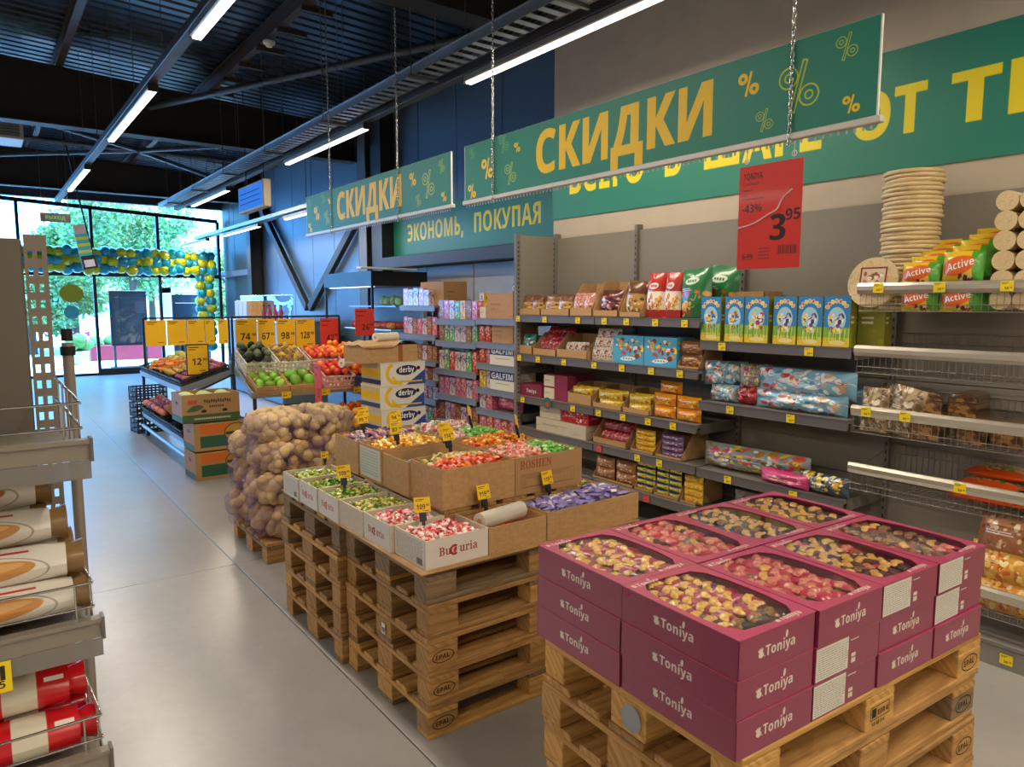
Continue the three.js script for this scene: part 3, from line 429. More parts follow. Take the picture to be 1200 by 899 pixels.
// wrapped crescent pastries
function pastryGeo(seed, tail, crumb, rib) {          // fat crescent with tapered horns lying in a crumpled film sleeve
  const arc = new THREE.TorusGeometry(0.024, 0.0125, 7, 14, 2.6), p = arc.attributes.position;
  for (let i = 0; i < p.count; i++) { const x = p.getX(i), y = p.getY(i), a = Math.atan2(y, x), t = Math.sin(Math.min(1, Math.max(0, a / 2.6)) * PI), k = 0.35 + 0.75 * Math.pow(Math.max(0, t), 0.7), cx = Math.cos(a) * 0.024, cy = Math.sin(a) * 0.024, w = k * (1 + 0.1 * Math.sin(a * 9 + seed)); p.setXYZ(i, cx + (x - cx) * w, cy + (y - cy) * w, p.getZ(i) * w * 0.8); }
  arc.rotateZ(-1.3 + PI / 2); arc.rotateX(-PI / 2); arc.computeVertexNormals();
  const a = tint(arc.toNonIndexed(), (c, x, y, z) => { c.set(crumb).lerp(new THREE.Color(rib), 0.35 + 0.35 * Math.sin(Math.atan2(z, x) * 9 + seed)); });
  const film = pillow(0.05, 0.088, 0.016, null, seed, 5, 9, 0.02, 0.6); film.rotateX(-PI / 2); film.translate(0.004, 0, 0.03); const b = tint(film.toNonIndexed(), (c) => c.set(tail));
  for (const g of [a, b]) g.deleteAttribute('uv'); a.translate(0, 0.005, 0); return mergeGeometries([a, b]);
}
const pastries = { gold: [1, 2].map((s) => pastryGeo(s, '#9c1a48', '#dba23c', '#f0d080')), red: [3, 4].map((s) => pastryGeo(s, '#b81544', '#c8486a', '#e2a868')), choc: [5, 6].map((s) => pastryGeo(s, '#4a2230', '#cc9444', '#e4bc70')), dark: [7, 8].map((s) => pastryGeo(s, '#331a22', '#6a3e28', '#b07c44')) };
const pastrySkin = mat(0xffffff, 0.3, 0, { vertexColors: true, clearcoat: 0.8, clearcoatRoughness: 0.15 });
{
  const c = Math.cos(0.053), s = Math.sin(0.053), W = (lx, lz) => [2.013 + lx * c - lz * s, -1.32 + lx * s + lz * c];
  const info = [[0, 0, 0], [1, 1, 0], [0, 0, 1], [0, 1, 1]], kinds = [['gold', 'red', 'choc', 'dark'], ['gold', 'red', 'choc', 'choc']], q = rng(17);
  const row = ['open side', 'candy side'], lay = ['bottom', 'middle', 'top'];
  const desc = { gold: 'golden crescents', red: 'red wrapped pastries', choc: 'golden and dark pastries', dark: 'dark pastries' };
  for (let L = 0; L < 3; L++) for (let r = 0; r < 2; r++) for (let i = 0; i < 4; i++) {
    const lx = -0.4515 + i * 0.301 + (q() - 0.5) * 0.007 - 0.03, lz = 0.203 - r * 0.403 + (q() - 0.5) * 0.008, [x, z] = W(lx, lz), y = 0.7205 + L * 0.1012, k = kinds[r][i];
    const t = T('pastry_box', L === 2 ? `magenta pastry box of ${desc[k]}, top layer, ${['first', 'second', 'third', 'fourth'][i]} from the aisle, ${row[r]}` : `magenta pastry box, ${lay[L]} layer, ${['first', 'second', 'third', 'fourth'][i]} from the aisle, ${row[r]}`, 'box', x, y, z, -0.053 + (q() - 0.5) * 0.012, 'magenta pastry boxes');
    P(t, 'carton', r === 0 && info[i][L] ? bodyB : bodyA, pastryMat); P(t, 'lid_frame', lidGeo, pastryMat, 0, 0.0985, 0);
    if (L < 2) { P(t, 'window_film', winGeo, filmClear, 0, 0.0978, 0); P(t, 'inner_tray', bx(0.29, 0.05, 0.39), trayM, 0, 0.03, 0); continue; }
    P(t, 'inner_tray', bx(0.292, 0.06, 0.392), trayM, 0, 0.034, 0); P(t, 'window_film', winGeo, filmClear, 0, 0.0975, 0);
    for (let a = 0; a < 4; a++) for (let b = 0; b < 8; b++) {
      const px = -0.098 + a * 0.06 + (q() - 0.5) * 0.016 + (b % 2) * 0.012, pz = -0.155 + b * 0.04 + (q() - 0.5) * 0.012, [wx, wz] = W(lx + px, lz + pz);
      const m = TM('wrapped_pastry', pastries[q() < 0.8 ? k : pick(Object.keys(pastries))][q() < 0.5 ? 0 : 1], pastrySkin, `small wrapped pastry in the ${['first', 'second', 'third', 'fourth'][i]} top pastry box from the aisle, ${row[r]}`, 'pastry', wx, y + 0.0765 + q() * 0.004, wz, (q() - 0.5) * 0.3, 0.5 + (q() - 0.5) * 1.1, (q() - 0.5) * 0.3, `pastries in the ${['first', 'second', 'third', 'fourth'][i]} top box, ${row[r]}`);
      m.scale.setScalar(0.92 + q() * 0.14);
    }
  }
}

// ---------- candy display ----------
const kraftTex = dataTex(256, (u, v) => { const k = (fbm(u, v, 16, 51) - 0.5) * 26 + (tile(u * 128, v * 4, 128, 3) - 0.5) * 10; return [186 + k, 146 + k, 98 + k]; });
const kraft = mat(0xffffff, 0.85, 0, { map: kraftTex }), kraftPale = mat(0xe9e0d2, 0.85, 0, { map: dataTex(128, (u, v) => { const k = 232 + (fbm(u, v, 12, 61) - 0.5) * 18; return [k, k * 0.97, k * 0.93]; }) });
TM('cardboard_sheet', bx(1.24, 0.005, 1.64), kraft, 'brown cardboard sheet laid between the pallets and the candy boxes', 'cardboard', 1.965, 0.7232, -3.235);
const openBox = (w, h, d, t = 0.005) => join([bx(w, h, t, 0, h / 2, d / 2 - t / 2), bx(w, h, t, 0, h / 2, -d / 2 + t / 2), bx(t, h, d - 2 * t, w / 2 - t / 2, h / 2, 0), bx(t, h, d - 2 * t, -w / 2 + t / 2, h / 2, 0), bx(w - 2 * t, 0.004, d - 2 * t, 0, 0.002, 0)]);
const buc = (g, w, h, big) => { g.fillStyle = '#ded6ca'; g.fillRect(0, 0, w, h); g.fillStyle = '#a03a2e'; g.textBaseline = 'alphabetic'; const px = h * (big ? 0.42 : 0.34), x = w * (big ? 0.2 : 0.16), y = h * 0.62; textFit(g, 'Bu', x, y, w * 0.2, px, 'serif'); textFit(g, 'uria', x + w * 0.33, y, w * 0.3, px, 'serif'); g.lineWidth = px * 0.2; g.strokeStyle = '#a8261e'; g.beginPath(); g.arc(x + w * 0.25, y - px * 0.3, px * 0.36, 0.9, 5.4); g.stroke(); g.fillStyle = '#c0281e'; g.beginPath(); g.ellipse(x + w * 0.26, y - px * 0.3, px * 0.16, px * 0.24, 0.4, 0, 7); g.fill(); };
const prBuc = sheetB.put(256, 120, (g, w, h) => buc(g, w, h, 0)), prBucBig = sheetB.put(360, 140, (g, w, h) => buc(g, w, h, 1));
const prInfo = sheetB.put(240, 120, (g, w, h) => { g.fillStyle = '#ddd8ce'; g.fillRect(0, 0, w, h); g.fillStyle = '#6f6a62'; for (let y = 10; y < h - 10; y += 7) { let x = 10; while (x < w - 20) { const k = 5 + ((x * 5 + y * 11) % 19); g.fillRect(x, y, k, 2); x += k + 4; } } g.fillRect(w - 60, h - 40, 44, 28); });
const prRoshen = sheetB.put(420, 160, (g, w, h) => { g.fillStyle = '#b28a5c'; g.fillRect(0, 0, w, h); g.fillStyle = '#a5402c'; g.textBaseline = 'alphabetic'; textFit(g, 'ROSHEN', 22, 50, 200, 50, 'serif'); g.strokeStyle = '#8d6a44'; g.lineWidth = 2; for (let k = 0; k < 5; k++) g.strokeRect(30 + k * 8, 74 + k * 5, 340 - k * 30, 60 - k * 6); });
const prPaper = sheetB.put(160, 150, (g, w, h) => { g.fillStyle = '#cfccbe'; g.fillRect(0, 0, w, h); g.strokeStyle = '#8aa08c'; g.lineWidth = 3; for (let k = 0; k < 9; k++) { g.beginPath(); for (let x = 8; x < w - 8; x += 8) g.lineTo(x, 16 + k * 14 + Math.sin(x * 0.4 + k * 2) * 5); g.stroke(); } });
function carton(x0, x1, z0, z1, y, h, m, label, group, prints = []) {
  const t = T('candy_carton', label, 'carton', (x0 + x1) / 2, y, (z0 + z1) / 2, 0, group), w = x1 - x0, d = z1 - z0;
  P(t, 'box_walls', openBox(w, h, d), m);
  for (const [face, r, fw, fh] of prints) { const g = toRect(new THREE.PlaneGeometry((face === 'f' ? w : d) * fw, h * fh), r); P(t, 'print', g, inkB, face === 'f' ? 0 : -w / 2 - 0.0005, h / 2, face === 'f' ? d / 2 + 0.0005 : 0, 0, face === 'f' ? 0 : -PI / 2, 0); }
  return t;
}
// wrapped candies: a rounded body with two twisted fans, or a flat flow pack
function twist(L, r, a, b, seed) {
  const body = new THREE.SphereGeometry(1, 8, 6); body.scale(L * 0.5, r * 0.8, r); const fan = (s) => { const g = new THREE.ConeGeometry(r * 0.95, L * 0.42, 6, 1, true); g.rotateZ(s * PI / 2); g.scale(1, 0.35, 1); g.translate(s * L * 0.62, 0, 0); return g; };
  const g = mergeGeometries([body, fan(1), fan(-1)].map((q) => { const n = q.toNonIndexed(); n.deleteAttribute('uv'); return n; })); g.computeVertexNormals();
  return tint(g, (c, x, y, z) => c.set(Math.abs(x) > L * 0.42 ? b : (Math.abs(x) < L * 0.2 && hash(Math.floor(x * 300), Math.floor(z * 300), seed) > 0.3) ? a : vnoise(x * 80, y * 80, seed) > 0.5 ? a : b));
}
function flowPack(w, h, t, a, b, seed) { const g = pillow(w, h, t, null, seed, 5, 7, 0.03, 0.2).toNonIndexed(); g.deleteAttribute('uv'); g.translate(0, -h / 2, 0); g.rotateX(-PI / 2); return tint(g, (c, x, y, z) => c.set(Math.abs(z) < h * 0.26 && Math.abs(x + w * 0.05) < w * 0.34 && vnoise(x * 90 + seed, z * 90) > 0.45 ? b : a)); }
const candySkin = mat(0xffffff, 0.32, 0, { vertexColors: true, clearcoat: 0.6, clearcoatRoughness: 0.2, side: THREE.DoubleSide });
const kindsC = {
  redwhite: ['red and white twist wrapped candy', [['#e0182c', '#f6ece4'], ['#f4e9e2', '#dc1a30'], ['#e63244', '#fff4ee']]],
  greenyellow: ['green and yellow twist wrapped candy', [['#4f9a2c', '#d6cf5a'], ['#ccc848', '#3c8a34'], ['#6aa832', '#e8df7a'], ['#e0d070', '#a8862c']]],
  yellowgreen: ['pale yellow and green twist wrapped candy', [['#d6cf5a', '#6d9a3a'], ['#e2dc86', '#8aa83c']]],
  orange: ['bright orange twist wrapped candy', [['#f05a1a', '#f7a14a'], ['#e8441c', '#f6d9c0'], ['#f47a20', '#e23a18']]],
  salmon: ['salmon pink and white twist wrapped candy', [['#ef6a4e', '#f8d6c6'], ['#f28a6a', '#fff0e4'], ['#e8503c', '#f7c0a8']]],
  green: ['fresh green twist wrapped candy', [['#4fbf3a', '#c8ec9a'], ['#2fa24a', '#9ad86a'], ['#7ad04a', '#e6f6c8']]],
  gold: ['golden and white twist wrapped candy', [['#c9a63a', '#f3ead0'], ['#dcc262', '#8a9a3c'], ['#e8dcb0', '#b98a2a']]],
  redorange: ['red and yellow twist wrapped candy', [['#e8401e', '#f3b21e'], ['#f06a22', '#f8dc6a'], ['#d92a1e', '#f6c83a']]],
  yellow: ['yellow and orange twist wrapped candy', [['#f2a81a', '#f8d84a'], ['#e88e14', '#f6c83a'], ['#f4bf2a', '#fff0b0']]],
  mixed: ['mixed violet and orange twist wrapped candy', [['#8a5aa8', '#e8a04a'], ['#d88a2a', '#5a3a7a'], ['#b07ac0', '#f2d8a0'], ['#3a2a4a', '#e6d8e6']]],
  pinkwhite: ['white, pink and green twist wrapped candy', [['#f2e6dc', '#d84a6a'], ['#e8a0b0', '#f8f2ea'], ['#8ab84a', '#f6efe0'], ['#6a3a2a', '#f2dcc0']]],
  blue: ['blue and white twist wrapped candy', [['#3a9ad0', '#e8f2f6'], ['#2a6ab0', '#9ad8e6'], ['#48b87a', '#e0f2ea']]],
};
const geoC = {}; for (const k in kindsC) geoC[k] = kindsC[k][1].map((c, i) => twist(0.04, 0.0155, c[0], c[1], i + k.length));
geoC.violet = [[0.075, 0.04, '#8b7cc4', '#e8e0f0'], [0.07, 0.042, '#7a6ab4', '#f2e6e0'], [0.078, 0.038, '#9a8ed0', '#8b7cc4']].map(([h, w, a, b], i) => flowPack(w, h, 0.018, a, b, i + 1)); kindsC.violet = ['violet flow packed chocolate candy'];
const qc = rng(77);
const heapParts = [];                                                // candies past the count limit, joined
function candies(kind, x0, x1, z0, z1, y, where, step = 0.034, amp = 0.02, size = 1, single = false) {
  const label = kindsC[kind][0] + ' ' + where, group = kind + ' candies ' + where, G = geoC[kind], under = [];
  const nx = Math.max(1, Math.round((x1 - x0) / step)), nz = Math.max(1, Math.round((z1 - z0) / step)), H = (x, z) => { const u = (x - x0) / (x1 - x0) * 2 - 1, v = (z - z0) / (z1 - z0) * 2 - 1; return y + amp * (1 - 0.5 * (u * u + v * v)) + 0.012 * vnoise(x * 14, z * 14); };
  for (let i = 0; i < nx; i++) for (let j = 0; j < nz; j++) {
    const x = x0 + (i + 0.5 + (qc() - 0.5) * 0.7) * (x1 - x0) / nx, z = z0 + (j + 0.5 + (qc() - 0.5) * 0.7) * (z1 - z0) / nz, flat = kind === 'violet';
    const a = [x, H(x, z) + (qc() - 0.5) * 0.008, z, (qc() - 0.5) * (flat ? 0.8 : 0.9), qc() * 6.3, (qc() - 0.5) * (flat ? 0.7 : 0.9)], gg = G[Math.floor(qc() * G.length)];
    if (single) TM('wrapped_candy', gg, candySkin, label, 'candy', ...a, group).scale.setScalar(size); else heapParts.push(gg.clone().applyMatrix4(M4(...a, size, size, size)));
    for (let q = 0; q < 2; q++) heapParts.push(G[Math.floor(qc() * G.length)].clone().applyMatrix4(M4(x + (qc() - 0.5) * step * 0.5, H(x, z) - 0.016 - q * 0.016, z + (qc() - 0.5) * step * 0.5, qc() * 3, qc() * 6, qc(), size, size, size)));
  }
}
{
  const Y = 0.7262, LG = 'low candy cartons';
  const zs = [-2.44, -2.71, -2.975, -3.235, -3.495, -3.75, -3.985], kinds = ['redwhite', 'redwhite', 'greenyellow', 'greenyellow', 'greenyellow', 'yellowgreen'];
  const where = ['in the white corner carton with red lettering', 'in the white carton right behind the corner carton', 'in the plain low carton third from the corner', 'in the lettered low carton fourth from the corner', 'in the lettered low carton fifth from the corner', 'in the last low carton by the potato sacks'];
  const labels = ['white corner carton with red lettering full of red candies', 'white lettered carton behind the corner carton, red candies inside', 'plain white low carton, third from the display corner, green candies inside', 'white lettered low carton, fourth from the display corner, green candies inside', 'white lettered low carton, fifth from the display corner, green candies inside', 'low printed carton beside the potato sacks with pale yellow candies'];
  const pr = [[['f', prBucBig, 0.98, 0.96], ['s', prInfo, 0.94, 0.94]], [['s', prBuc, 0.98, 0.98]], [['s', prBuc, 0.0001, 0.0001]], [['s', prBuc, 0.98, 0.98]], [['s', prBuc, 0.98, 0.98]], [['s', prInfo, 0.9, 0.9]]];
  for (let i = 0; i < 6; i++) {
    const x1 = i ? 1.625 : 1.685, x0 = i ? 1.365 - i * 0.006 : 1.378, z1 = zs[i] - 0.003, z0 = zs[i + 1] + 0.001;
    carton(x0, x1, z0, z1, Y, 0.122, kraftPale, labels[i], LG, i === 2 ? [] : pr[i]);
    candies(kinds[i], x0 + 0.03, x1 - 0.03, z0 + 0.03, z1 - 0.03, Y + 0.088, where[i], 0.037, 0.02, i < 2 ? 1.0 : 0.95, i < 2);
  }
  carton(1.69, 2.005, -2.71, -2.443, Y, 0.118, kraft, 'low brown carton holding a roll of thin plastic bags', LG);
  carton(2.01, 2.60, -2.71, -2.44, Y, 0.13, kraft, 'wide low brown carton of violet candies at the display edge', LG);
  candies('violet', 2.05, 2.31, -2.67, -2.485, Y + 0.1, 'in the wide brown carton, heap beside the bag roll', 0.046, 0.03, 1, true); candies('violet', 2.33, 2.56, -2.67, -2.485, Y + 0.11, 'in the wide brown carton, heap by the outer end', 0.046, 0.035, 1, true);
  candies('gold', 2.44, 2.56, -2.96, -2.72, Y + 0.1, 'in the carton hidden behind the violet candies', 0.036, 0.02); carton(2.43, 2.60, -2.98, -2.715, Y, 0.12, kraft, 'small brown carton of golden candies behind the violet ones', LG);
  candies('orange', 1.72, 1.98, -2.69, -2.47, Y + 0.03, 'lying loose under the roll of plastic bags', 0.06, 0.01);
  const roll = T('bag_roll', 'roll of thin white plastic bags lying in the brown carton', 'bag roll', 1.83, Y + 0.125, -2.55, 0.18);
  const rg = new THREE.CylinderGeometry(0.038, 0.038, 0.27, 20, 6); { const p = rg.attributes.position; for (let i = 0; i < p.count; i++) { const k = 1 + 0.06 * (vnoise(p.getX(i) * 60, p.getY(i) * 30, p.getZ(i) * 60) - 0.5); p.setXYZ(i, p.getX(i) * k, p.getY(i), p.getZ(i) * k); } rg.computeVertexNormals(); }
  P(roll, 'rolled_film', rg, mat(0xe9e2d4, 0.35, 0, { transmission: 0.25, thickness: 0 }), 0, 0, 0, 0, 0, PI / 2); P(roll, 'core', cyl(0.014, 0.014, 0.275, 12, 0, 0, 0, 0, 0, PI / 2), kraft);
  // upper step
  const U = 0.8725, H = 0.185, UG = 'upper candy cartons';
  const up = [
    [1.615, 2.02, -2.995, -2.70, 'brown carton of orange candies on the corner of the upper step', [], [['orange', 0, 1, 0.35, 1, 'in the upper corner carton'], ['gold', 0, 1, 0, 0.33, 'at the rear of the upper corner carton']]],
    [2.025, 2.45, -3.03, -2.70, 'brown carton with red serif lettering holding salmon and green candies', [['f', prRoshen, 0.98, 0.96]], [['salmon', 0, 0.58, 0, 1, 'in the red lettered upper carton'], ['green', 0.62, 1, 0, 1, 'in the red lettered upper carton']]],
    [1.605, 2.02, -3.27, -3.0, 'brown upper carton with a few blue candies', [], [['blue', 0, 1, 0.2, 1, 'in the upper carton behind the orange ones']]],
    [1.6, 2.02, -3.54, -3.275, 'upper carton with a handwritten paper sheet on its side, yellow candies', [['s', prPaper, 0.9, 0.86]], [['yellow', 0, 1, 0, 1, 'in the upper carton with the paper sheet']]],
    [1.595, 2.02, -3.85, -3.545, 'brown upper carton at the potato end with mixed candies', [], [['mixed', 0, 1, 0, 1, 'in the upper carton at the potato end']]],
    [2.025, 2.44, -3.31, -3.035, 'brown upper carton of red and yellow candies behind the lettered one', [], [['redorange', 0, 1, 0, 1, 'in the upper carton behind the red lettered one']]],
    [2.025, 2.44, -3.58, -3.315, 'brown upper carton of green candies facing the shelves', [], [['green', 0.4, 1, 0, 1, 'in the upper carton facing the shelves'], ['pinkwhite', 0, 0.38, 0, 1, 'in the upper carton facing the shelves']]],
    [2.025, 2.44, -3.86, -3.585, 'brown upper carton of white and pink candies at the far shelf corner', [], [['pinkwhite', 0, 1, 0, 1, 'in the upper carton at the far shelf corner']]],
  ];
  up.forEach(([x0, x1, z0, z1, label, prints, fill], n) => {
    carton(x0, x1, z0, z1, U, n === 2 ? 0.17 : H, kraft, label, UG, prints);
    for (const [k, a, b, c, d, w] of fill) candies(k, x0 + 0.034 + a * (x1 - x0 - 0.068), x0 + 0.034 + b * (x1 - x0 - 0.068), z0 + 0.034 + c * (z1 - z0 - 0.068), z0 + 0.034 + d * (z1 - z0 - 0.068), U + H - (n === 2 ? 0.075 : 0.032), w, 0.041, n === 2 ? 0.01 : 0.035, 1.12, n < 2 && k !== 'gold');
  });
  meta(P(scene, 'candy_heap', mergeGeometries(heapParts), candySkin), 'colourful twist wrapped candies heaped in the other cartons of the display', 'candies', undefined, 'stuff');
}
// price cards on black clips
const cardPrint = (txt) => sheetB.put(110, 100, (g, w, h) => { g.fillStyle = '#f4c60a'; g.fillRect(0, 0, w, h); g.fillStyle = '#241c08'; g.fillRect(10, 12, 60, 4); g.fillRect(10, 22, 44, 3); textFit(g, txt[0], 14, 80, 62, 46); textFit(g, txt[1] || '90', 80, 60, 24, 22); g.fillRect(64, 88, 34, 4); });
const cards = {}; for (const t of ['119', '109', '114', '89', '94', '87', '99']) cards[t] = cardPrint([t]);
const clipG = join([bx(0.03, 0.05, 0.012, 0, -0.045, -0.006), bx(0.014, 0.03, 0.01, 0, -0.075, 0)]);
function priceCard(x, y, z, ry, txt, label, tiltX = -0.25, s = 1) {
  const t = T('price_card', label, 'price card', x, y, z, ry, 'yellow price cards on the candy'); t.rotation.x = tiltX; t.rotation.order = 'YXZ'; t.scale.setScalar(s);
  P(t, 'card', bx(0.072, 0.066, 0.0016), mat(0xf4c60a, 0.55)); P(t, 'print', toRect(new THREE.PlaneGeometry(0.07, 0.064), cards[txt]), inkB, 0, 0, 0.0011); P(t, 'clip', clipG, black);
}
priceCard(1.81, 0.938, -2.66, 0.05, '119', 'yellow price card standing behind the plastic bag roll'); priceCard(2.2, 0.945, -2.675, 0.1, '119', 'yellow price card standing behind the violet candies');
priceCard(1.5, 0.925, -2.68, -0.35, '109', 'tilted yellow price card between the red candy cartons', -0.4); priceCard(1.47, 0.93, -3.45, -0.2, '109', 'yellow price card in the green candies beside the upper step');
priceCard(1.83, 1.155, -3.0, 0.1, '114', 'yellow price card behind the orange candies'); priceCard(1.87, 1.16, -3.1, 0.1, '109', 'yellow price card over the blue candies');
priceCard(1.69, 1.16, -3.28, 0.0, '87', 'yellow price card in front of the yellow candies', -0.2, 0.95); priceCard(1.8, 1.185, -3.5, 0.0, '94', 'yellow price card at the rear of the yellow candies', -0.2, 0.95); priceCard(1.66, 1.17, -3.62, 0.1, '99', 'yellow price card in the mixed candies', -0.2, 0.9); priceCard(1.75, 1.175, -3.8, 0.0, '89', 'yellow price card at the potato end of the upper step', -0.2, 0.9);
priceCard(2.3, 1.165, -3.06, 1.1, '119', 'yellow price card turned aside over the green candies', -0.15, 1.05); priceCard(2.22, 1.18, -3.4, 1.2, '99', 'yellow price card turned aside facing the shelves', -0.15, 1.05); priceCard(1.55, 0.93, -3.9, -0.2, '87', 'yellow price card by the last low carton', -0.2, 0.6);

// ---------- wall shelving (fronts at x = 3.95, backs at x = 4.42) ----------
const shelfGrey = mat(0x7f7a75, 0.5, 0.2), railGrey = mat(0x6b6769, 0.42, 0.15), panelGrey = mat(0x8d867b, 0.55, 0.1), alu = mat(0xd8d0c0, 0.28, 0.75), wireGrey = mat(0x9a958c, 0.35, 0.7);
const F = -PI / 2;
function bay(name, label, z0, z1, levels, opt = {}) {
  const L = z1 - z0, zc = (z0 + z1) / 2, t = T(name, label, 'shelving', 4.42, 0, zc, 0, opt.group), top = opt.top ?? 2.4;
  const pw_ = opt.panels ?? 1; let y = 0.1; const ph = opt.panelH ?? [0.62, 0.62, 0.5, 0.56];
  for (const h of ph) { if (y + h > top + 0.05) break; P(t, 'back_panel', cb(0.012, h - 0.004, L - 0.01, 0.003), panelGrey, 0, y + h / 2, 0); y += h; }
  const slots = []; for (let yy = 0.2; yy < top - 0.05; yy += 0.05) slots.push(bx(0.003, 0.022, 0.007, -0.0345, yy, 0));
  P(t, 'upright', join([bx(0.07, top, 0.03, 0, top / 2, 0)]), shelfGrey, -0.002, 0, -L / 2 + 0.012); P(t, 'upright_slots', join(slots), black, -0.004, 0, -L / 2 + 0.012);
  P(t, 'base_plinth', join([bx(0.46, 0.1, L - 0.004, -0.235, 0.05, 0)]), mat(0x8b8780, 0.5, 0.2));
  P(t, 'base_shelf', cb(0.47, 0.025, L - 0.006, 0.003), shelfGrey, -0.235, 0.115, 0);
  for (const [y, kind, d = 0.47] of levels) {
    if (kind === 'wire') {
      const s = P(t, 'front_band', new THREE.ExtrudeGeometry(new THREE.Shape([[0, -0.03], [0.012, -0.03], [0.02, -0.01], [0.02, 0.012], [0.01, 0.028], [0, 0.03]].map((a) => new THREE.Vector2(...a))), { depth: L - 0.012, bevelEnabled: false }), alu, -0.45, y, -L / 2 + 0.006, 0, 0, 0); s.scale.x = -1;
      const w = []; for (let z = -L / 2 + 0.02; z < L / 2 - 0.01; z += 0.032) { w.push(rod(-0.452, y - 0.02, z, -0.452, y - 0.125, z, 0.0017, 4)); w.push(rod(-0.452, y - 0.125, z, 0, y - 0.125, z, 0.0017, 4)); w.push(rod(-0.01, y - 0.125, z, -0.01, y + 0.09, z, 0.0017, 4)); }
      for (const [x, yy] of [[-0.452, -0.09], [-0.452, -0.125], [-0.3, -0.125], [-0.15, -0.125], [-0.01, 0.03], [-0.01, 0.09]]) w.push(rod(x, y + yy, -L / 2 + 0.015, x, y + yy, L / 2 - 0.015, 0.0028, 4));
      for (const s2 of [-1, 1]) w.push(rod(-0.452, y - 0.04, s2 * (L / 2 - 0.015), -0.01, y + 0.06, s2 * (L / 2 - 0.015), 0.003, 4), rod(-0.452, y - 0.125, s2 * (L / 2 - 0.015), -0.01, y - 0.125, s2 * (L / 2 - 0.015), 0.003, 4));
      P(t, 'wire_basket', join(w), wireGrey);
    } else {
      const s = P(t, 'shelf', join([bx(d - 0.01, 0.022, L - 0.006, -d / 2, y - 0.011, 0)]), shelfGrey);
      P(s, 'price_rail', join([bx(0.012, 0.058, L - 0.008, -d + 0.004, y - 0.03, 0), bx(0.02, 0.005, L - 0.008, -d + 0.004, y - 0.001, 0), bx(0.018, 0.005, L - 0.008, -d + 0.003, y - 0.058, 0)]), opt.rail ?? railGrey);
      for (const q of [-1, 1]) P(s, 'bracket', bx(d - 0.06, 0.05, 0.004), shelfGrey, -d / 2 + 0.02, y - 0.045, q * (L / 2 - 0.008));
    }
  }
  return t;
}
const railDaylit = mat(0x7f8da3, 0.4, 0.15);  // grey rails with the blue of the daylight put into their colour
bay('shelf_bay', 'grey wall bay of wire bread baskets with bright front bands', -2.1, -0.86, [[1.88, 'wire'], [1.535, 'wire'], [1.195, 'wire'], [0.865, 'wire'], [0.36, 'wire']], { top: 2.44 });
const cerealBay = bay('shelf_bay', 'grey wall bay with cereal boxes on its top shelf', -3.17, -2.105, [[1.545], [1.13], [0.66], [0.36]], { top: 2.44 });
bay('shelf_bay', 'grey snack bay between the cereal bay and the bay with the tall end panel', -4.215, -3.175, [[1.69], [1.335], [0.955], [0.665], [0.37]], { top: 2.44 });
const endBay = bay('shelf_bay', 'grey snack bay closed by a tall end panel', -5.255, -4.22, [[1.69], [1.335], [0.955], [0.665], [0.37]], { top: 2.44 });
P(endBay, 'end_panel', cb(0.46, 0.72, 0.02, 0.003), panelGrey, -0.24, 2.05, -0.525); P(endBay, 'end_post', bx(0.05, 2.42, 0.035), shelfGrey, -0.452, 1.21, -0.53);
{ const s = []; for (let y = 0.1; y < 2.38; y += 0.04) s.push(bx(0.012, 0.016, 0.003, -0.452, y, -0.512)); P(endBay, 'end_post_slots', join(s), black); }
bay('shelf_bay', 'gift bay with stacked biscuit cartons beside the tall end panel', -5.93, -5.28, [[1.65], [1.42], [1.21], [0.97], [0.76], [0.5]], { top: 1.72, rail: railDaylit });
bay('shelf_bay', 'gift bay of pink and green gift boxes, middle of the gift shelves', -6.72, -5.935, [[1.63], [1.4], [1.1], [0.83], [0.55]], { top: 1.72, rail: railDaylit });
bay('shelf_bay', 'gift bay with the highest shelf, next to the banana boxes', -7.52, -6.725, [[1.77], [1.45], [1.17], [0.95], [0.74], [0.5]], { top: 1.85, rail: railDaylit });
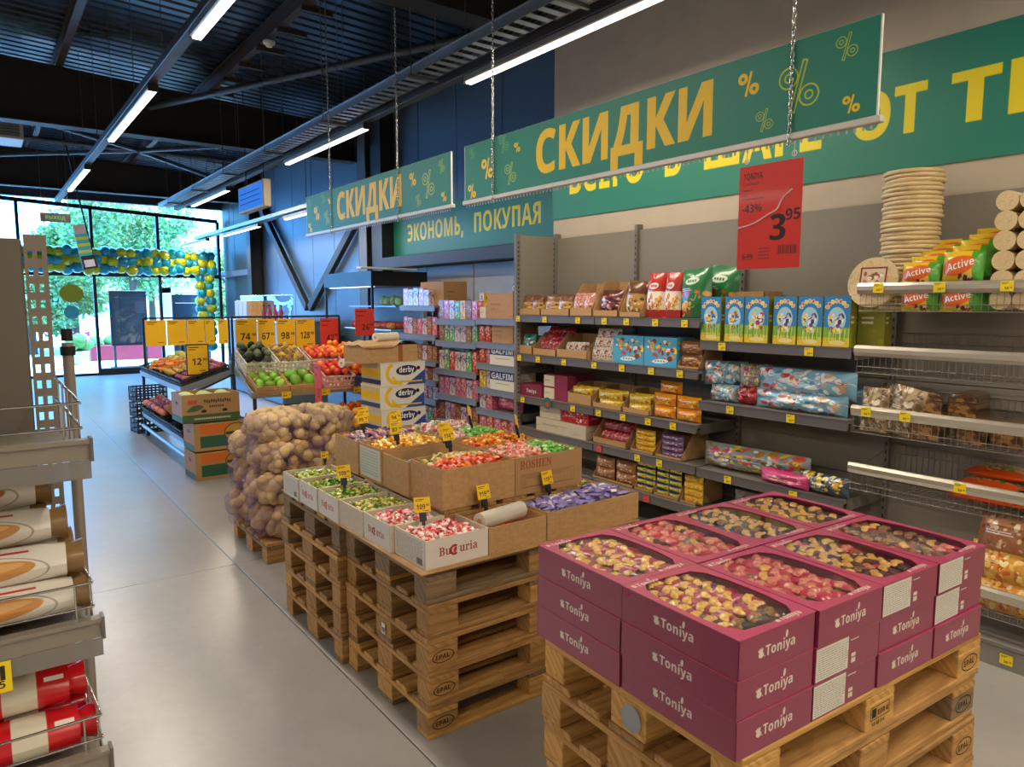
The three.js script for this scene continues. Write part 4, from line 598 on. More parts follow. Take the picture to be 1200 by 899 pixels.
// prints
const scrib = (g, x, y, w, n, col, s) => { g.fillStyle = col; for (let k = 0; k < n; k++) g.fillRect(x, y + k * s * 2.2, w * (0.6 + 0.4 * hash(k, w, y)), s); };
function art(seed, bg, o = {}) {
  const w = o.w ?? 110, h = o.h ?? 150; return (o.b ? sheetB : sheetA).put(w, h, (g) => {
    const q = rng(seed * 31 + 5); g.fillStyle = bg; g.fillRect(0, 0, w, h);
    if (o.band) { g.fillStyle = o.band; g.fillRect(0, h * (o.by ?? 0.62), w, h * (o.bh ?? 0.4)); }
    const sz = Math.min(w, h), N = Math.round((o.n ?? 12) * (o.m ?? 1.9)); for (let k = 0; k < N; k++) { g.fillStyle = o.cols[Math.floor(q() * o.cols.length)]; g.beginPath(); const ex = w * (0.05 + q() * 0.9), ey = h * ((o.fy ?? 0.5) + q() * (o.fh ?? 0.42)), er = sz * (0.03 + q() * 0.085); g.ellipse(ex, ey, er, er * (0.5 + q() * 0.4), q() * 3, 0, 7); g.fill(); if (k % 4 === 0) { g.strokeStyle = o.cols[Math.floor(q() * o.cols.length)]; g.lineWidth = sz * 0.02; g.beginPath(); g.moveTo(ex, ey); g.quadraticCurveTo(ex + (q() - 0.5) * sz * 0.5, ey + (q() - 0.5) * sz * 0.4, ex + (q() - 0.5) * sz * 0.6, ey + (q() - 0.5) * sz * 0.3); g.stroke(); } }
    if (o.logo) { g.fillStyle = o.logo; g.beginPath(); g.ellipse(w * 0.5, h * (o.ly ?? 0.25), w * 0.25, h * 0.075, -0.08, 0, 7); g.fill(); g.fillStyle = bg; for (let k = 0; k < 4; k++) g.fillRect(w * (0.34 + k * 0.085), h * ((o.ly ?? 0.25) - 0.025), w * 0.055, h * 0.05); }
    if (o.text) { g.fillStyle = o.tc ?? '#fff'; g.textBaseline = 'middle'; g.save(); g.translate(w * 0.5, h * (o.ly ?? 0.25)); g.rotate(-0.06); g.font = `bold ${o.px ?? 22}px sans-serif`; const m = g.measureText(o.text).width; g.scale(Math.min(1, w * 0.66 / m), 1); g.fillText(o.text, -m / 2, 0); g.restore(); }
    scrib(g, w * 0.14, h * 0.4, w * 0.5, 2, o.tc ?? 'rgba(255,255,255,.8)', 2.5);
  });
}
const A = {
  redBag: art(1, '#c3241f', { band: '#f0e6d6', by: 0.42, bh: 0.4, cols: ['#d98a2e', '#e8b050', '#c06a20'], fy: 0.5, fh: 0.3, logo: '#f5efe4', ly: 0.3 }), greenBag: art(2, '#1f7a42', { cols: ['#e8a03a', '#d96a2a', '#b83a20', '#f0c050'], fy: 0.46, fh: 0.44, logo: '#e8f0e0', ly: 0.26 }),
  goldBag: art(3, '#b98a3c', { band: '#6a3a1e', by: 0, bh: 0.35, cols: ['#efe2c2', '#8a5a2a', '#d9b060', '#3a1f14'], n: 20 }), pinkBag: art(4, '#c98a80', { cols: ['#e8c8b8', '#a85a50', '#f2e0d0', '#7a3a34'], n: 22, fy: 0.1, fh: 0.8 }),
  darkBag: art(5, '#5a1418', { cols: ['#d9a890', '#8a2a24', '#3a0a0e', '#e8c8b0'], n: 18, fy: 0.2, fh: 0.7 }), tealBag: art(6, '#0f7a78', { cols: ['#f2f6f4', '#c83a4a', '#3aa8a0', '#0a4a50'], n: 18, fy: 0.1, fh: 0.8 }),
  redBulk: art(7, '#a8141e', { cols: ['#e0707a', '#7a0a14', '#f0c0b0', '#c8303a'], n: 22, fy: 0.05, fh: 0.9 }), whitePack: art(8, '#e6ddca', { cols: ['#6a3a24', '#8a5a34', '#c8302a', '#d9c9a8'], n: 16, fy: 0.2, fh: 0.6 }),
  blueBox: art(9, '#4fa8d0', { w: 170, h: 130, cols: ['#c8402a', '#e8a03a', '#f2e6d0', '#7a3a24', '#e8d23a'], n: 14, fy: 0.15, fh: 0.6, logo: '#e8f4fa', ly: 0.82, tc: '#c8402a' }), yellowPack: art(10, '#e8c020', { w: 140, h: 70, cols: ['#c88a14', '#f2e08a', '#a85a14', '#fff2b0'], n: 16, fy: 0.1, fh: 0.7, logo: '#f6e9b0', ly: 0.35 }),
  orangePack: art(11, '#e8960f', { w: 150, h: 90, cols: ['#f2d23a', '#e85a1a', '#f6f0d8', '#d0480e'], n: 10, fy: 0.3, fh: 0.5, logo: '#fff', ly: 0.4, tc: '#c83a14' }), violetPack: art(12, '#7a5a8a', { w: 140, h: 60, cols: ['#c8b0d0', '#5a3a6a', '#e8dce8'], n: 10, fy: 0.2, fh: 0.6 }),
  yellowBlue: art(13, '#e2cf1e', { w: 140, h: 60, band: '#123a7a', by: 0, bh: 0.3, cols: ['#123a7a', '#f6f0a0', '#0f2a5a'], n: 8, fy: 0.4, fh: 0.5 }), orangeRed: art(14, '#e8b81e', { w: 140, h: 60, cols: ['#e85a1e', '#c8301a', '#f2e27a'], n: 12, fy: 0.2, fh: 0.6 }),
  brownPack: art(15, '#a8704a', { w: 140, h: 90, cols: ['#d9b08a', '#7a4a2a', '#e8d0b0', '#b85a3a'], n: 18, fy: 0.1, fh: 0.8 }), santa: art(16, '#b8202a', { w: 200, h: 90, cols: ['#f2e6dc', '#e8a090', '#d94a4a', '#8a1018'], n: 18, fy: 0.1, fh: 0.8 }),
  cream: art(17, '#d9cdb4', { w: 120, h: 70, cols: ['#cfc2a6'], n: 2, tc: '#9a8e78' }), pinkGift: art(18, '#d06a8a', { cols: ['#f2d0d8', '#a83a5a', '#e8a83a', '#6a3a4a'], n: 16, fy: 0.25, fh: 0.6, logo: '#f6e6ea', ly: 0.15 }),
  greenGift: art(19, '#5aa86a', { cols: ['#e8f2e0', '#2a6a3a', '#c8d84a', '#4a7ab0'], n: 16, fy: 0.25, fh: 0.6, logo: '#eef6ea', ly: 0.15 }), whiteGift: art(20, '#cfc8cc', { cols: ['#7a6a9a', '#c84a5a', '#3a5a8a', '#8a7a6a'], n: 20, fy: 0.15, fh: 0.75 }),
  redGift: art(21, '#c02a2e', { cols: ['#f2e6dc', '#e8b04a', '#7a1018', '#f6a0a0'], n: 16, fy: 0.2, fh: 0.7, logo: '#f2e6dc', ly: 0.14 }), yellowGift: art(22, '#e0b81a', { cols: ['#2a4a8a', '#f6efc0', '#c85a1a'], n: 10, fy: 0.3, fh: 0.6, logo: '#2a3a6a', ly: 0.18 }),
  brownGift: art(23, '#8a5a3a', { cols: ['#e0c8a0', '#c86a4a', '#5a3a2a', '#d9a03a'], n: 18, fy: 0.2, fh: 0.7 }), kraftP: art(24, '#b78a58', { cols: ['#a87a4c'], n: 3, tc: '#7a4a2c' }),
  tubeBlue: art(25, '#7fb4d0', { w: 240, h: 110, cols: ['#f2e6d0', '#c88a4a', '#b83a3a', '#e8eef2', '#4a8ac0', '#d9b08a', '#f6f6f6'], n: 46, fy: 0.05, fh: 0.9 }), multiBag: art(26, '#9aa0a0', { w: 260, h: 120, cols: ['#e8c83a', '#d95a4a', '#f2e6a0', '#5a8a9a', '#c83a5a', '#f2f2ea', '#b8862a', '#4a6a4a'], n: 70, fy: 0.05, fh: 0.9 }),
  hotPink: art(27, '#c83a7a', { w: 200, h: 90, cols: ['#e87aa8', '#a82a5e', '#f2c8d8'], n: 12, fy: 0.2, fh: 0.6, logo: '#e0b0a0', ly: 0.6 }), blueYellow: art(28, '#3a4a5a', { w: 220, h: 110, cols: ['#e0b82a', '#c8981a', '#5a7a9a', '#e8e0c0', '#2a3340'], n: 60, fy: 0.05, fh: 0.9 }),
  orangeBag: art(29, '#d9501a', { w: 200, h: 110, band: '#c8a06a', by: 0.26, bh: 0.5, cols: ['#b8804a', '#8a5a2e', '#5a8a2a', '#e8c89a'], n: 26, fy: 0.28, fh: 0.45 }), brownBread: art(30, '#6a4a2c', { w: 120, h: 120, cols: ['#8a6238', '#5a3a20', '#a87a48', '#4a2e18'], n: 30, fy: 0.05, fh: 0.9, tc: '#7a5634' }),
  chips: art(31, '#d99a3a', { w: 180, h: 120, cols: ['#f2c86a', '#b86a20', '#f6e0a0', '#c85a1e'], n: 40, fy: 0.05, fh: 0.9 }), seedBag: art(32, '#b59a78', { w: 120, h: 150, cols: ['#6a5238', '#8a6e4c', '#d9c6a2', '#efe6d2'], n: 50, fy: 0.05, fh: 0.9 }),
  rollWhite: art(33, '#ddd4c6', { w: 300, h: 100, cols: ['#c98a48', '#b8743a', '#d9a868'], n: 5, fy: 0.3, fh: 0.4, tc: '#b83a3a' }), redWafer: art(34, '#c8161e', { w: 300, h: 100, cols: ['#d92a30', '#b00f18'], n: 5, fy: 0.1, fh: 0.7, tc: '#d8383c' }),
};
const prGalf = sheetA.put(190, 130, (g, w, h) => { g.fillStyle = '#ded9ce'; g.fillRect(0, 0, w, h); g.fillStyle = '#27428a'; g.fillRect(0, 8, w, 56); g.fillStyle = '#e8e6e0'; textFit(g, 'GALFIM', 12, 56, 168, 54); g.fillStyle = '#8a8478'; for (let x = 46; x < 146; x += 9) g.fillRect(x, 84, 6, 6); });
const prTonSmall = sheetA.put(200, 80, (g, w, h) => { g.fillStyle = '#7d2546'; g.fillRect(0, 0, w, h); g.fillStyle = CREAM; textFit(g, 'Toniya', 62, 56, 90, 34); });
const prActive = sheetA.put(240, 170, (g, w, h) => { g.fillStyle = '#e9c22a'; g.fillRect(0, 0, w, h); g.fillStyle = '#4ea52c'; g.beginPath(); g.moveTo(w * 0.7, 0); g.lineTo(w, 0); g.lineTo(w, h); g.lineTo(w * 0.82, h); g.closePath(); g.fill(); g.fillStyle = '#e8661c'; g.beginPath(); g.ellipse(w * 0.42, h * 0.48, w * 0.42, h * 0.3, -0.2, 0, 7); g.fill(); g.save(); g.translate(40, 112); g.rotate(-0.22); g.fillStyle = '#8a2f10'; textFit(g, 'Active', 3, 3, 165, 56); g.fillStyle = '#fbf8f0'; textFit(g, 'Active', 0, 0, 165, 56); g.restore(); const q = rng(8); for (let k = 0; k < 12; k++) { g.fillStyle = pick(['#7a2a3a', '#d9c08a', '#e8d8b0', '#5a2030']); g.beginPath(); g.arc(110 + q() * 80, 132 + q() * 28, 6 + q() * 9, 0, 7); g.fill(); } });
const cereal = (seed, hair, cloth) => sheetA.put(150, 290, (g, w, h) => {   // plain fair-and-meadow artwork, no figure
  const q = rng(seed); g.fillStyle = '#2d7fb8'; g.fillRect(0, 0, w, h); g.fillStyle = '#a8cfe0'; g.beginPath(); g.ellipse(w * 0.5, h * 0.46, w * 0.34, h * 0.24, 0, 0, 7); g.fill(); g.fillStyle = '#7fae3a'; g.fillRect(0, h * 0.62, w, h * 0.4); g.fillStyle = '#e2c22a'; g.fillRect(0, h * 0.82, w, h * 0.2);
  for (let k = 0; k < 7; k++) { const a = -2.75 + k * 0.37; g.fillStyle = ['#e8a03a', '#d9502a', '#f2d23a'][k % 3]; g.strokeStyle = '#f6ecd0'; g.lineWidth = 3; g.beginPath(); g.ellipse(w / 2 + Math.cos(a) * w * 0.4, h * 0.3 + Math.sin(a) * h * 0.2, 9, 12, a + 1.6, 0, 7); g.fill(); g.stroke(); }
  for (let k = 0; k < 34; k++) { g.fillStyle = [hair, cloth, '#f2e6dc', '#f2d23a', '#e8f0f2'][k % 5]; g.beginPath(); g.ellipse(w * (0.25 + q() * 0.5), h * (0.36 + q() * 0.34), 5 + q() * 12, 4 + q() * 10, q() * 3, 0, 7); g.fill(); }
  for (let k = 0; k < 26; k++) { g.strokeStyle = k % 2 ? '#5a9a2a' : '#d9e07a'; g.lineWidth = 3; g.beginPath(); const x = q() * w; g.moveTo(x, h * 0.9); g.lineTo(x + (q() - 0.5) * 16, h * (0.6 + q() * 0.15)); g.stroke(); }
  g.fillStyle = '#e8d88a'; g.beginPath(); g.ellipse(w * 0.55, h * 0.92, w * 0.3, h * 0.05, 0, 0, 7); g.fill();
});
const prC = [cereal(1, '#c0562a', '#2a6ab0'), cereal(2, '#b8302e', '#3a4a9a'), cereal(3, '#7a3a7a', '#2a3a7a')], prOlive = art(40, '#8a8a2a', { w: 40, h: 60, cols: ['#a0982a'], n: 3 }), prTagY = sheetA.put(60, 56, (g, w, h) => { g.fillStyle = '#f0d211'; g.fillRect(0, 0, w, h); g.fillStyle = '#3a340c'; g.fillRect(6, 8, 30, 3); g.fillRect(6, 15, 22, 2); textFit(g, '36', 18, 46, 22, 20); textFit(g, '90', 42, 40, 12, 11); }), prTagR = sheetA.put(60, 56, (g, w, h) => { g.fillStyle = '#d8483e'; g.fillRect(0, 0, w, h); g.fillStyle = '#5a120e'; g.fillRect(6, 8, 30, 3); textFit(g, '19', 14, 46, 26, 22); });
// shelf price tags
const tagG = toRect(new THREE.PlaneGeometry(0.056, 0.05), prTagY), tagGR = toRect(new THREE.PlaneGeometry(0.056, 0.05), prTagR), tagBack = bx(0.056, 0.05, 0.001);
function tag(y, z, label, red = 0, x = 3.939, s = 1) { const t = T('shelf_tag', label, 'price tag', x, y, z, F, 'shelf price tags ' + label.slice(-24)); P(t, 'ticket', tagBack, red ? mat(0xd8483e, 0.5) : mat(0xf0d211, 0.5), 0, 0, -0.0008); P(t, 'print', red ? tagGR : tagG, inkA); t.scale.setScalar(s); t.rotation.z = (R() - 0.5) * 0.05; }
const tags = (y, zs, where, red) => zs.forEach((z) => tag(y, z, (red ? 'red' : 'yellow') + ' price tag on the rail under the ' + where, red));
tags(1.657, [-5.22, -4.84, -4.41, -4.1, -3.86, -3.57, -3.3], 'top snack bags'); tags(1.302, [-5.2, -4.93, -4.58, -4.21, -3.9, -3.6, -3.33], 'blue biscuit boxes row'); tags(0.922, [-5.15, -4.46, -4.15, -3.88, -3.62, -3.38], 'yellow biscuit packs row'); tags(0.632, [-3.72, -3.5], 'red candy bag row'); tags(0.632, [-4.14], 'red candy bag row', 1); tags(0.337, [-3.62], 'lowest snack row', 1);
tags(1.512, [-2.98, -2.36], 'cereal boxes'); tags(1.097, [-2.9, -2.46], 'puffed snack tubes'); tags(0.627, [-2.9, -2.42], 'pink bag and puffed bag');
tags(1.88, [-1.97, -1.66, -1.36], 'fluffy flatbread shelf'); tags(1.195, [-2.0, -1.79], 'dark bread loaves'); tags(0.865, [-1.5], 'orange bags'); tag(0.06, -1.24, 'yellow price tag on the plinth under the lowest basket', 0, 3.935);
{ const t = T('shelf_talker', 'round green shelf talker with a red berry under the magenta boxes', 'shelf talker', 3.936, 0.93, -4.79, F); P(t, 'disc', cyl(0.052, 0.052, 0.002, 24, 0, 0, 0, PI / 2, 0, 0), mat(0x2f6a58, 0.5)); P(t, 'berry', cyl(0.022, 0.022, 0.003, 16, 0, -0.014, 0.0008, PI / 2, 0, 0), mat(0xc8302a, 0.5)); }
// products: every one stands on its shelf; front x, spans z0..z1
function boxes(z0, z1, y, h, d, n, front, side, label, group, x = 3.985, ink = inkA, name = 'packed_box') {
  const w = z1 - z0 - 0.004; for (let k = 0; k < n; k++) TM(name, pbox(w, h - 0.002, d, front, side), ink, label, 'box', x + d / 2 + (R() - 0.5) * 0.006, y + 0.001 + h * k + h / 2, (z0 + z1) / 2, 0, F + (R() - 0.5) * 0.02, 0, group);
}
function bag(z, y, w, h, t, r, label, group, x = 4.05, o = {}) { const m = TM(o.name ?? 'snack_bag', pillow(w, h, t, r, o.seed ?? Math.floor(R() * 50), o.nx ?? 12, o.ny ?? 12, 0.05, o.wr ?? 0.24), o.ink ?? filmA, label, o.cat ?? 'bag', x, y, z, o.rx ?? -0.08, F + (o.ry ?? 0), o.rz ?? 0, group); m.rotation.order = 'YXZ'; return m; }
const trayGeo = (w, h, d, lip) => { const t = 0.004, s = new THREE.Shape([[0, 0], [d, 0], [d, h], [d * 0.45, h], [0, lip]].map((a) => new THREE.Vector2(...a))), side = new THREE.ExtrudeGeometry(s, { depth: t, bevelEnabled: false }); side.rotateY(PI / 2); return join([at(side, -w / 2, 0, d / 2), at(side, w / 2 - t, 0, d / 2), bx(w, t, d, 0, t / 2, 0), bx(w, h, t, 0, h / 2, -d / 2 + t / 2), bx(w, lip, t, 0, lip / 2, d / 2 - t / 2)]); };
function tray(z0, z1, y, h, lip, label, d = 0.3, x = 3.985, m = kraft) { TM('display_tray', trayGeo(z1 - z0 - 0.004, h, d, lip), m, label, 'carton', x + d / 2, y + 0.001, (z0 + z1) / 2, 0, F, 0, 'open shelf cartons'); }
function trayBags(z0, z1, y, n, h, r, label, group, th = 0.06, rows = 2, x = 4.03) { const w = (z1 - z0 - 0.016) / n; for (let j = 0; j < rows; j++) for (let k = 0; k < n; k++) bag(z0 + 0.008 + w * (k + 0.5), y + 0.008, w * 1.02, h * (0.94 + R() * 0.1), th, r, label, group, x + j * (th * 0.95), { rx: -0.06 - R() * 0.08 }); }
{ // top snack shelf
  const y = 1.69;
  tray(-5.27, -4.96, y, 0.15, 0.055, 'open brown carton of cracker bags by the end panel'); trayBags(-5.26, -4.97, y, 2, 0.17, A.goldBag, 'cracker bag in the carton by the end panel', 'cracker bags by the end panel');
  tray(-4.95, -4.57, y, 0.15, 0.055, 'open brown carton of dark and golden snack bags'); trayBags(-4.94, -4.58, y, 2, 0.17, A.goldBag, 'golden snack bag in the second carton from the end panel', 'second carton snack bags');
  tray(-4.56, -4.29, y, 0.27, 0.07, 'tall brown carton of pink wafer bags'); trayBags(-4.55, -4.3, y, 2, 0.18, A.pinkBag, 'pink wafer bag in a tall carton', 'pink wafer bags', 0.08);
  tray(-4.28, -4.0, y, 0.28, 0.05, 'tall brown carton of a dark red bag'); trayBags(-4.27, -4.01, y, 1, 0.2, A.darkBag, 'dark red snack bag in a tall carton', 'dark red bags', 0.12, 1, 4.07);
  tray(-3.98, -3.76, y, 0.28, 0.04, 'tall brown carton of a golden pasta bag'); trayBags(-3.97, -3.77, y, 1, 0.26, A.goldBag, 'tall gold and brown bag in a carton', 'gold bags', 0.08, 2, 4.04);
  for (const [z, w] of [[-3.66, 0.17], [-3.5, 0.15]]) for (let k = 0; k < 2; k++) bag(z, y, w, 0.33, 0.09, A.redBag, 'red and white cracker bag beside the green bag', 'red and white cracker bags', 4.04 + k * 0.1);
  for (const [z, k] of [[-3.3, 0], [-3.22, 1]]) bag(z, y, 0.26, 0.35 + k * 0.02, 0.12, A.greenBag, 'big green snack bag by the cereal bay', 'green snack bags', 4.06 + k * 0.14, { rz: k ? -0.1 : 0.06 });
  tray(-3.9, -3.45, y, 0.3, 0.3, 'brown carton behind the red and white bags', 0.12, 4.28);
}
{ // second shelf
  const y = 1.335;
  tray(-5.27, -5.07, y, 0.14, 0.08, 'brown carton of teal bags by the end post'); trayBags(-5.26, -5.08, y, 1, 0.17, A.tealBag, 'teal bag in the carton by the end post', 'teal bags', 0.09);
  tray(-5.06, -4.74, y, 0.2, 0.06, 'brown carton heaped with shiny red bags'); for (let k = 0; k < 6; k++) bag(-4.98 + (k % 3) * 0.09, y + 0.01 + (k > 2 ? 0.1 : 0), 0.14, 0.17, 0.07, A.redBulk, 'shiny red candy bag in a heaped carton', 'shiny red bags', 4.05 + (k > 2 ? 0.07 : 0), { rx: -0.3 - R() * 0.3, rz: (R() - 0.5) * 0.4 });
  tray(-4.73, -4.34, y, 0.2, 0.07, 'brown carton of white and red packs'); trayBags(-4.66, -4.42, y, 3, 0.13, A.whitePack, 'white and red pack in a brown carton', 'white and red packs', 0.05);
  for (let k = 0; k < 3; k++) for (let j = 0; j < 3; j++) bag(-4.28 + j * 0.09, y + k * 0.075, 0.088, 0.11, 0.05, A.whitePack, 'small striped wafer pack piled beside the blue boxes', 'striped wafer packs', 4.03 + k * 0.03, { rx: -0.1 });
  boxes(-4.045, -3.72, y, 0.215, 0.2, 1, A.blueBox, A.blueBox, 'blue biscuit box with pictures of biscuits', 'blue biscuit boxes'); boxes(-3.715, -3.4, y, 0.215, 0.2, 1, A.blueBox, A.blueBox, 'blue biscuit box with pictures of biscuits', 'blue biscuit boxes');
  tray(-3.395, -3.2, y, 0.2, 0.02, 'narrow brown carton of dark cake packs', 0.26); for (let k = 0; k < 2; k++) bag(-3.3, y + 0.006 + k * 0.095, 0.18, 0.095, 0.07, A.brownGift, 'dark cake pack in the narrow carton', 'dark cake packs', 4.03, { rx: 0 });
}
{ // third shelf
  const y = 0.955;
  boxes(-5.25, -4.93, y, 0.11, 0.3, 1, prTonSmall, prMag, 'small magenta biscuit box with pale lettering by the end post', 'small magenta boxes');
  for (let k = 0; k < 2; k++) TM('packed_box', pbox(0.31, 0.108, 0.3, prMag, prMag), inkA, 'magenta box with a cream end label, stacked in two', 'box', 4.14, y + 0.056 + k * 0.11, -4.745, 0, F, 0, 'cream label magenta boxes');
  for (let k = 0; k < 2; k++) TM('cream_label', toRect(new THREE.PlaneGeometry(0.14, 0.095), A.cream), inkA, 'cream label on the end of a magenta box', 'label', 3.9885, y + 0.056 + k * 0.11, -4.83, 0, F, 0, 'cream end labels');
  tray(-4.58, -4.28, y, 0.17, 0.09, 'brown carton of yellow biscuit packs next to the magenta boxes'); tray(-4.27, -3.94, y, 0.17, 0.04, 'brown carton of yellow biscuit packs, middle one'); tray(-3.93, -3.65, y, 0.17, 0.04, 'brown carton of yellow biscuit packs beside the orange packs');
  [[-4.55, -4.31, 'next to the magenta boxes'], [-4.24, -3.97, 'in the middle carton'], [-3.9, -3.68, 'beside the orange packs']].forEach(([a, b, w]) => { for (let k = 0; k < 2; k++) for (let j = 0; j < 2; j++) bag((a + b) / 2 + (R() - 0.5) * 0.02, y + 0.008 + k * 0.065, b - a, 0.075, 0.06, A.yellowPack, 'yellow biscuit pack ' + w, 'yellow packs ' + w, 4.03 + j * 0.07, { rx: -0.05, rz: (R() - 0.5) * 0.06 }); });
  for (const [a, b, n] of [[-3.64, -3.43, 3], [-3.425, -3.2, 2]]) for (let k = 0; k < n; k++) bag((a + b) / 2 + (k === 2 ? 0.03 : 0), y + k * 0.09, b - a - 0.005, 0.092, 0.07, A.orangePack, 'orange and yellow biscuit pack stacked by the cereal bay', 'orange biscuit packs', 4.03 + (k === 2 ? 0.03 : 0), { rx: 0, wr: 0.06 });
}
{ // fourth and fifth shelves
  const y = 0.665, z = 0.37;
  TM('packed_box', pbox(0.66, 0.115, 0.3, A.cream, A.cream), inkA, 'long cream and red festive box, lower of the pair', 'box', 4.14, y + 0.058, -4.68, 0, F, 0, 'festive boxes'); TM('packed_box', pbox(0.34, 0.1, 0.28, A.santa, A.santa), inkA, 'red festive box with pale circles on top of the cream one', 'box', 4.14, y + 0.168, -4.5, 0, F, 0, 'festive boxes'); TM('packed_box', pbox(0.28, 0.1, 0.28, A.cream, A.cream), inkA, 'cream festive box on top of the lower cream one', 'box', 4.14, y + 0.168, -4.83, 0, F, 0, 'festive boxes');
  tray(-4.26, -3.88, y, 0.21, 0.05, 'brown carton of small red bags'); for (let k = 0; k < 8; k++) bag(-4.18 + (k % 4) * 0.075, y + 0.01 + (k > 3 ? 0.075 : 0), 0.1, 0.1, 0.05, A.redBulk, 'small red bag in the low brown carton', 'small red bags', 4.04 + (k > 3 ? 0.05 : 0), { rx: -0.3, rz: (R() - 0.5) * 0.5 });
  tray(-3.84, -3.6, y, 0.19, 0.02, 'brown carton of stacked yellow bars'); for (let k = 0; k < 4; k++) bag(-3.72, y + 0.006 + k * 0.042, 0.2, 0.044, 0.05, A.orangeRed, 'yellow bar pack stacked in a carton', 'yellow bars', 4.03, { rx: 0 });
  tray(-3.58, -3.33, y, 0.21, 0.02, 'brown carton of stacked violet bars'); for (let k = 0; k < 4; k++) bag(-3.455, y + 0.006 + k * 0.042, 0.2, 0.044, 0.05, A.violetPack, 'violet bar pack stacked in a carton', 'violet bars', 4.03, { rx: 0 });
  tray(-4.26, -3.8, z, 0.2, 0.02, 'brown carton of brown cake packs'); for (const c of [-4.15, -3.92]) for (let k = 0; k < 2; k++) bag(c, z + 0.006 + k * 0.09, 0.21, 0.09, 0.07, A.brownPack, 'brown cake pack in the low carton', 'brown cake packs', 4.03, { rx: 0 });
  for (const [a, b] of [[-3.79, -3.6], [-3.59, -3.35]]) for (const c of [0.25, 0.75]) for (let k = 0; k < 5; k++) bag(a + (b - a) * c, z + 0.006 + k * 0.046, (b - a) * 0.47, 0.048, 0.045, A.yellowBlue, 'yellow and blue bar stacked in the low row', 'yellow and blue bars', 4.02, { rx: 0 });
  tray(-3.79, -3.6, z, 0.24, 0.02, 'low brown carton of yellow and blue bars'); tray(-3.59, -3.35, z, 0.24, 0.02, 'second low brown carton of yellow and blue bars');
  for (const c of [-3.28, -3.2]) for (let k = 0; k < 4; k++) bag(c, z + 0.004 + k * 0.05, 0.085, 0.052, 0.045, A.orangeRed, 'orange and yellow bar stacked at the cereal bay', 'orange and yellow bars', 4.02, { rx: 0 });
  tray(-3.34, -3.19, z, 0.22, 0.02, 'low brown carton of orange bars');
}
{ // cereal bay
  const y = 1.545; [[-3.195, -3.03, 0], [-3.0, -2.85, 0], [-2.845, -2.67, 1], [-2.635, -2.475, 2], [-2.47, -2.31, 2], [-2.305, -2.14, 2]].forEach(([a, b, k]) => boxes(a, b, y, 0.295, 0.075, 1, prC[k], prOlive, ['bright blue cereal box with orange and blue artwork', 'bright blue cereal box with red and blue artwork', 'bright blue cereal box with violet artwork'][k], 'cereal boxes', 3.985, inkA, 'cereal_box'));
  for (let k = 0; k < 3; k++) boxes(-2.5 + k * 0.17, -2.34 + k * 0.17, y, 0.29, 0.075, 1, prOlive, prOlive, 'olive backed cereal box in the second row', 'cereal boxes in the second row', 4.1, inkA, 'cereal_box');
  tray(-3.16, -2.85, 1.545, 0.33, 0.33, 'brown carton behind the first cereal boxes', 0.2, 4.2);
  const tube = (z, yy, L, r, ra, label, x = 4.1, ry = 0) => { const g = pillow(L, r * 2, r * 1.9, ra, Math.floor(R() * 60), 26, 14, 0, 0.42); const m = TM('puffed_snack_bag', g, filmA, label, 'bag', x, yy, z, 0, F + ry, 0, 'puffed snack bags'); return m; };
  tube(-3.06, 1.235, 0.3, 0.085, A.tubeBlue, 'small puffed bag with blue print lying on top by the snack bays', 4.1, 0.3); tube(-2.46, 1.225, 0.66, 0.085, A.tubeBlue, 'long puffed bag with blue print lying on top', 4.08); tube(-2.82, 1.24, 0.2, 0.08, A.multiBag, 'short puffed bag with yellow print between the blue ones', 4.1, 0.5);
  tube(-3.03, 1.13, 0.22, 0.06, A.tubeBlue, 'small puffed bag with blue print in the lower layer', 4.06); tube(-2.47, 1.13, 0.62, 0.062, A.tubeBlue, 'long puffed bag with blue print in the lower layer', 4.05); tube(-2.84, 1.13, 0.18, 0.06, A.redBulk, 'short puffed bag with red print in the lower layer', 4.07); tube(-2.6, 1.13, 0.9, 0.09, A.tubeBlue, 'puffed bag with blue print lying behind the others', 4.28);
  tube(-2.82, 0.66, 0.78, 0.085, A.multiBag, 'large puffed bag with yellow and red print on the low shelf', 4.12, 0.06); tube(-2.52, 0.66, 0.36, 0.045, A.hotPink, 'hot pink bag lying at the edge of the low shelf', 4.0, -0.1); tube(-2.27, 0.66, 0.34, 0.06, A.blueYellow, 'dark blue and yellow bag at the end of the low shelf', 4.02, -0.1); tube(-2.6, 0.37, 0.7, 0.08, A.multiBag, 'puffed bag lying on the lowest shelf', 4.1);
}
